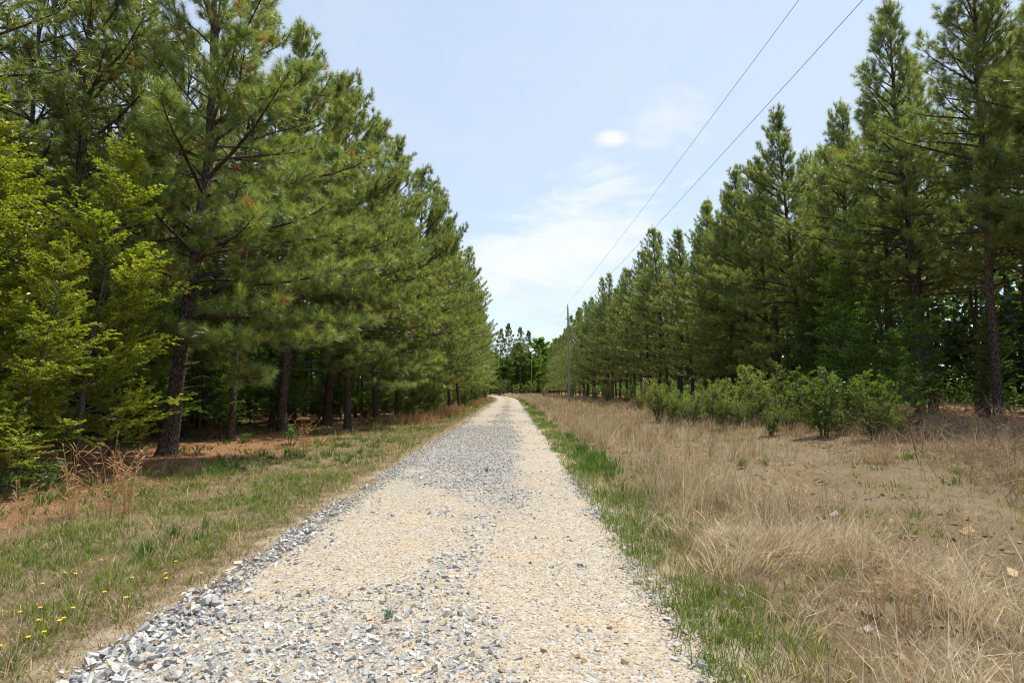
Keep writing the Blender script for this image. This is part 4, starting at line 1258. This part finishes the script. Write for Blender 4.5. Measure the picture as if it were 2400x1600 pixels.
for k, (u, v, s, lab) in enumerate([(1297, 934, 2.9, "rust-red dead sapling left of the nearer utility pole"), (1428, 942, 2.6, "narrow rust-red dead sapling beside a grey stake"),
                                    (1370, 934, 1.7, "small rust-coloured dead shrub right of the utility pole")]):
    x, y, z = at(u, v)
    place_parts(RUST[k % 2], x, y, k * 2, s * 1.0, "dead_sapling", lab, "dead shrub", "rust-red dead saplings", ("stem", "foliage"))


def bramble(seed):
    g = np.random.default_rng(seed)
    tw, lf = Bag(), Bag()
    for k in range(34):
        a = g.random() * 6.283; L = g.uniform(0.7, 1.7)
        b = np.array([g.normal(0, 0.45), g.normal(0, 0.45), 0.0])
        e0 = g.uniform(0.5, 1.35)
        t = np.linspace(0, 1, 8); e = e0 - g.uniform(0.6, 1.8) * t
        az = a + np.cumsum(g.normal(0, 0.15, 8))
        d = np.column_stack([np.cos(e) * np.cos(az), np.cos(e) * np.sin(az), np.sin(e)])
        P = b + np.vstack([[0, 0, -0.05], np.cumsum(d[:-1] * L / 7, 0)])
        P[:, 2] = np.maximum(P[:, 2], -0.05)
        c = np.array([0.30, 0.20, 0.14]) * g.uniform(0.5, 1.6)
        tw.tube(P, 0.006 * (1 - t * 0.6), 3, c, False)
        for q in range(4):
            i_ = g.integers(2, 8)
            tw.tube([P[i_], P[i_] + nrm(g.normal(0, 1, 3) + [0, 0, .4]) * g.uniform(0.1, 0.4)], [0.004, 0.002], 3, c, False)
        m = 5
        i_ = g.integers(2, 8, m)
        B = P[i_] + g.normal(0, 0.05, (m, 3))
        l = g.uniform(0.03, 0.06, m)
        leaf_quads(lf, B, nrm(g.normal(0, 1, (m, 3))), nrm(g.normal(0, .5, (m, 3)) + [0, 0, 1]), l, l * .6, np.array([[0.09, 0.12, 0.03]]) * np.ones((m, 1)), g)
    return tw.mesh("canes", M_PLAIN, True), lf.mesh("leaves", M_LEAF)


BR = [bramble(250 + k) for k in range(2)]
for k, (u, v, s, lab) in enumerate([(2100, 1020, 1.0, "grey tangled bramble patch right of the olive bushes"), (2185, 1018, 1.1, "bramble patch in front of the dark right trunks"),
                                    (2270, 1020, 1.15, "tall tangled bramble patch with pale arching canes at right"), (2345, 1030, 1.1, "bramble patch at the right picture edge below the thick trunk"),
                                    (2030, 1012, 0.8, "low bramble patch under the olive bushes"), (2310, 1075, 0.9, "grey-brown bramble patch nearest the bare field at far right"),
                                    (1780, 1000, 0.75, "low brown bramble patch in front of the rounded green bush"), (2385, 1110, 0.9, "bramble patch with green shoots cut by the right picture edge"),
                                    (2230, 1000, 1.0, "bramble patch hidden behind the rusty weeds"),
                                    (2390, 1150, 1.0, "bramble patch at the right picture edge beside the bare soil, lowest of all"), (2330, 1130, 0.8, "loose brown bramble patch left of the lowest one"),
                                    (2160, 1040, 0.9, "bramble patch around the upright dark dead weed")]):
    x, y, z = at(u, v)
    place_parts(BR[k % 2], x, y, k * 1.3, s * 0.85, "bramble_patch", lab, "brambles", "bramble patches at the right", ("canes", "leaves"))

# tufts of grass growing in the gravel, green tussocks
def tussock(seed, n, h, c0, c1):
    g_ = np.random.default_rng(seed)
    b = Bag()
    a = g_.random(n) * 6.283; r = g_.random(n) * 0.06
    blades(b, np.cos(a) * r, np.sin(a) * r, h * g_.uniform(0.5, 1.1, n), np.full(n, 0.006), g_.uniform(0.1, 0.75, n), a + g_.normal(0, 0.5, n), mixcol(g_, n, c0, c1), g_, z=np.zeros(n))
    return b.mesh("grass tussock", M_GRASS)


TU = [tussock(260 + k, 90, 0.26, (0.03, 0.085, 0.016), (0.08, 0.15, 0.024)) for k in range(2)]
for k, (u, v, s, lab) in enumerate([(1730, 1300, 1.0, "bright green grass tussock at the edge of the dry grass"), (1360, 1060, 1.6, "tall green grass tussock in the strip right of the road"),
                                    (1335, 1030, 1.7, "dark green grass tussock at the road's right shoulder"), (910, 1470, 0.42, "small grass tuft growing between stones in the road"),
                                    (1140, 1112, 0.5, "tiny grass tuft in the grey gravel patch"), (1740, 1100, 1.1, "green tuft on the bare field behind the brown stalks"),
                                    (1795, 1090, 0.9, "green tuft on the bare field left of the short weed"), (2030, 1310, 0.8, "green tuft among matted grass below the bare soil"),
                                    (1430, 1130, 1.3, "green tussock in the strip where tan grass begins"), (340, 1310, 1.0, "dark green grass tussock in the lower left verge")]):
    x, y, z = at(u, v)
    o = put("grass_tussock", TU[k % 2], None, (x, y, max(z, float(road_z(x, y)) if -2.4 < x < 1.2 else z)), label=lab, category="grass", group="grass tussocks")
    o.scale = (s, s, s); o.rotation_euler = (0, 0, k)

# yellow flowers in the left verge
fb = Bag(); fh = Bag()
fb.tube([(0, 0, -0.02), (0.005, 0, 0.06), (0.012, 0.004, 0.10)], [0.0025, 0.002, 0.002], 4, np.array([0.07, 0.13, 0.03]), False)
a = np.linspace(0, 6.283, 11)[:-1]
for q in a:
    c, s = math.cos(q), math.sin(q); o_ = np.array([0.012, 0.004, 0.10])
    fh.add([o_, o_ + [c * 0.009 - s * 0.005, s * 0.011 + c * 0.005, 0.003], o_ + [c * 0.015, s * 0.015, 0.004], o_ + [c * 0.011 + s * 0.005, s * 0.011 - c * 0.005, 0.003]], [(0, 3, 2), (0, 2, 1)], None, np.array([0.75, 0.58, 0.015]))
FS, FH = fb.mesh("flower stem", M_GRASS), fh.mesh("flower bloom", M_LEAF)
for (u, v) in [(154, 1360), (175, 1363), (232, 1330), (307, 1373), (388, 1363), (384, 1378), (410, 1335), (240, 1413), (298, 1424), (93, 1448), (164, 1452), (144, 1475), (132, 1483), (82, 1482), (95, 1513), (65, 1525), (3, 1545), (94, 1388), (470, 1362), (43, 1460)]:
    x, y, z = at(u, v + 9)
    root = bpy.data.objects.new("yellow_flower", None); COL.objects.link(root)
    root.location = (x, y, z); root.rotation_euler = (0, 0, u)
    root['label'] = "tiny yellow flower on a thin stem in the lower left verge"; root['category'] = "flower"; root['group'] = "yellow flowers in the left verge"
    for nm, me in (("stem", FS), ("bloom", FH)):
        o = put(nm, me, root)

# single rocks one can point at
def rock(seed, col):
    g_ = np.random.default_rng(seed)
    Vv, T, C = stones(g_, np.zeros(1), np.zeros(1), np.zeros(1), np.ones(1), np.array([col]), jit=0.45, sink=0.3)
    return mesh_from("rock", Vv, [T], M_STONE, C)


RK = [rock(270, (0.30, 0.19, 0.10)), rock(271, (0.42, 0.40, 0.37)), rock(272, (0.55, 0.42, 0.24)), rock(273, (0.46, 0.41, 0.34))]
for k, (u, v, s, m, lab) in enumerate([(1381, 1491, 0.055, 1, "round grey-brown stone alone on the right wheel track"), (1352, 1556, 0.04, 0, "rust-brown stone at the bottom of the right wheel track"),
                                       (1368, 1567, 0.04, 0, "rust-brown stone just right of another at the road's bottom"), (1464, 1566, 0.05, 2, "yellow-brown stone by the road's lower right edge"),
                                       (1275, 1540, 0.04, 0, "small brown stone left of the rust-brown pair"), (1427, 1484, 0.04, 0, "small dark stone right of the round grey-brown stone"),
                                       (1173, 1317, 0.06, 2, "orange-tan stone at the top of the central stone band"), (1658, 1262, 0.05, 3, "white rock at the foot of the tall grass"),
                                       (1957, 1212, 0.11, 3, "pale rock on the bare soil near the brown stalks"), (2117, 1260, 0.10, 2, "yellow rock on the bare soil, middle of the field"),
                                       (2270, 1254, 0.14, 2, "flat yellow rock on bare soil, right of the middle rock"), (2372, 1350, 0.10, 2, "tan slab rock at the field's right edge"),
                                       (2310, 1350, 0.14, 0, "brown clod beside the tan slab rock"), (2035, 1480, 0.06, 3, "white rock half hidden by matted grass"),
                                       (1735, 1400, 0.05, 3, "white stone between dry tufts near the road's right edge"), (1700, 1395, 0.05, 3, "white stone in dry grass closest to the road's right edge")]):
    x, y, z = at(u, v)
    onroad = -2.4 < x < 1.2
    o = put("rock", RK[m], None, (x, y, (float(road_z(x, y)) if onroad else z)), label=lab, category="rock", group="single rocks")
    o.scale = (s, s, s); o.rotation_euler = (0, 0, k * 1.3)

# ------------------------------------------------------------------ utility poles, wires, stakes
def utility_pole(x, y, H, label, sc=1.0):
    root = bpy.data.objects.new("utility_pole", None); COL.objects.link(root)
    z0 = float(tz(x, y))
    root.location = (x, y, z0); root['label'] = label; root['category'] = "utility pole"; root['group'] = "utility poles on the right"
    b = Bag(); zz = np.linspace(-0.5, H, 14)
    b.tube(np.column_stack([0.006 * zz * -1, 0 * zz, zz]), 0.155 - 0.055 * zz / H, 12)
    put("shaft", b.mesh("pole shaft", M_POLE, True, False), root)
    tx = -0.006 * H
    b = Bag(); b.tube([(tx, 0, H - 0.02), (tx, 0, H + 0.12)], [0.03, 0.02], 8); b.tube([(tx, -0.12, H - 0.35), (tx, -0.12, H + 0.05)], 0.018, 6)
    put("pole_top_pin", b.mesh("pole pin", M_STEEL, True, False), root)
    b = Bag(); zz = np.array([0.0, 0.05, 0.06, 0.12, 0.13, 0.2]); b.tube(np.column_stack([0 * zz + tx, 0 * zz, H + 0.1 + zz]), [0.05, 0.07, 0.045, 0.065, 0.04, 0.03], 10)
    put("insulator", b.mesh("insulator", M_PORC, True, False), root)
    b = Bag(); b.box((tx - 0.16, 0, 10.4), (0.16, 0.06, 0.08)); b.tube([(tx - 0.22, 0, 10.33), (tx - 0.22, 0, 10.5)], 0.045, 8)
    put("neutral_bracket", b.mesh("neutral bracket", M_STEEL, False, False), root)
    b = Bag(); b.tube([(-0.14, -0.06, 0.0), (-0.15, -0.06, 3.0), (tx * 0.5 - 0.13, -0.05, 8.0)], 0.012, 5)
    put("ground_wire", b.mesh("ground wire", M_WIRE, True, False), root)
    return (x + tx, y, z0 + H + 0.28), (x + tx - 0.22, y, z0 + 10.5)


A1 = utility_pole(7.1, 71.0, 12.0, "weathered grey wooden utility pole standing in the dry grass, nearer of two")
A2 = utility_pole(7.1, 205.0, 12.0, "distant thin utility pole before the wood at the road's end")
back = ((7.4, -62.0, 12.6), (7.5, -62.0, 10.9))


def span(p, q, sag, n=60):
    t = np.linspace(0, 1, n)[:, None]
    P = np.array(p) * (1 - t) + np.array(q) * t
    P[:, 2] -= sag * 4 * (t * (1 - t))[:, 0]
    return P


for k, (lab, sg) in enumerate([("upper overhead wire running from pole top across the sky", 1.2), ("lower overhead wire hung below the pole top", 1.3)]):
    b = Bag()
    b.tube(np.vstack([span(back[k], A1[k], sg, 90), span(A1[k], A2[k], sg)[1:]]), 0.0075, 5, None, False)
    put("overhead_wire", b.mesh("overhead wire", M_WIRE, True, False), None, label=lab, category="power line", group="overhead wires")

for k, (u, v, h, lab) in enumerate([(1430, 942, 2.9, "pale grey bare stake beside the narrow rust-red sapling"), (1508, 955, 2.3, "thin bare stake at the foot of the right pines"), (1276, 938, 1.8, "short dark post in the dry grass left of the utility pole")]):
    x, y, z = at(u, v)
    b = Bag(); zz = np.linspace(-0.2, h, 7)
    b.tube(np.column_stack([0.01 * np.sin(zz * 3) + 0.02 * zz, 0.01 * np.cos(zz * 2), zz]), 0.055 - 0.012 * zz / h, 7)
    put("wooden_stake", b.mesh("wooden stake", M_POLE, True, False), None, (x, y, z), label=lab, category="post")
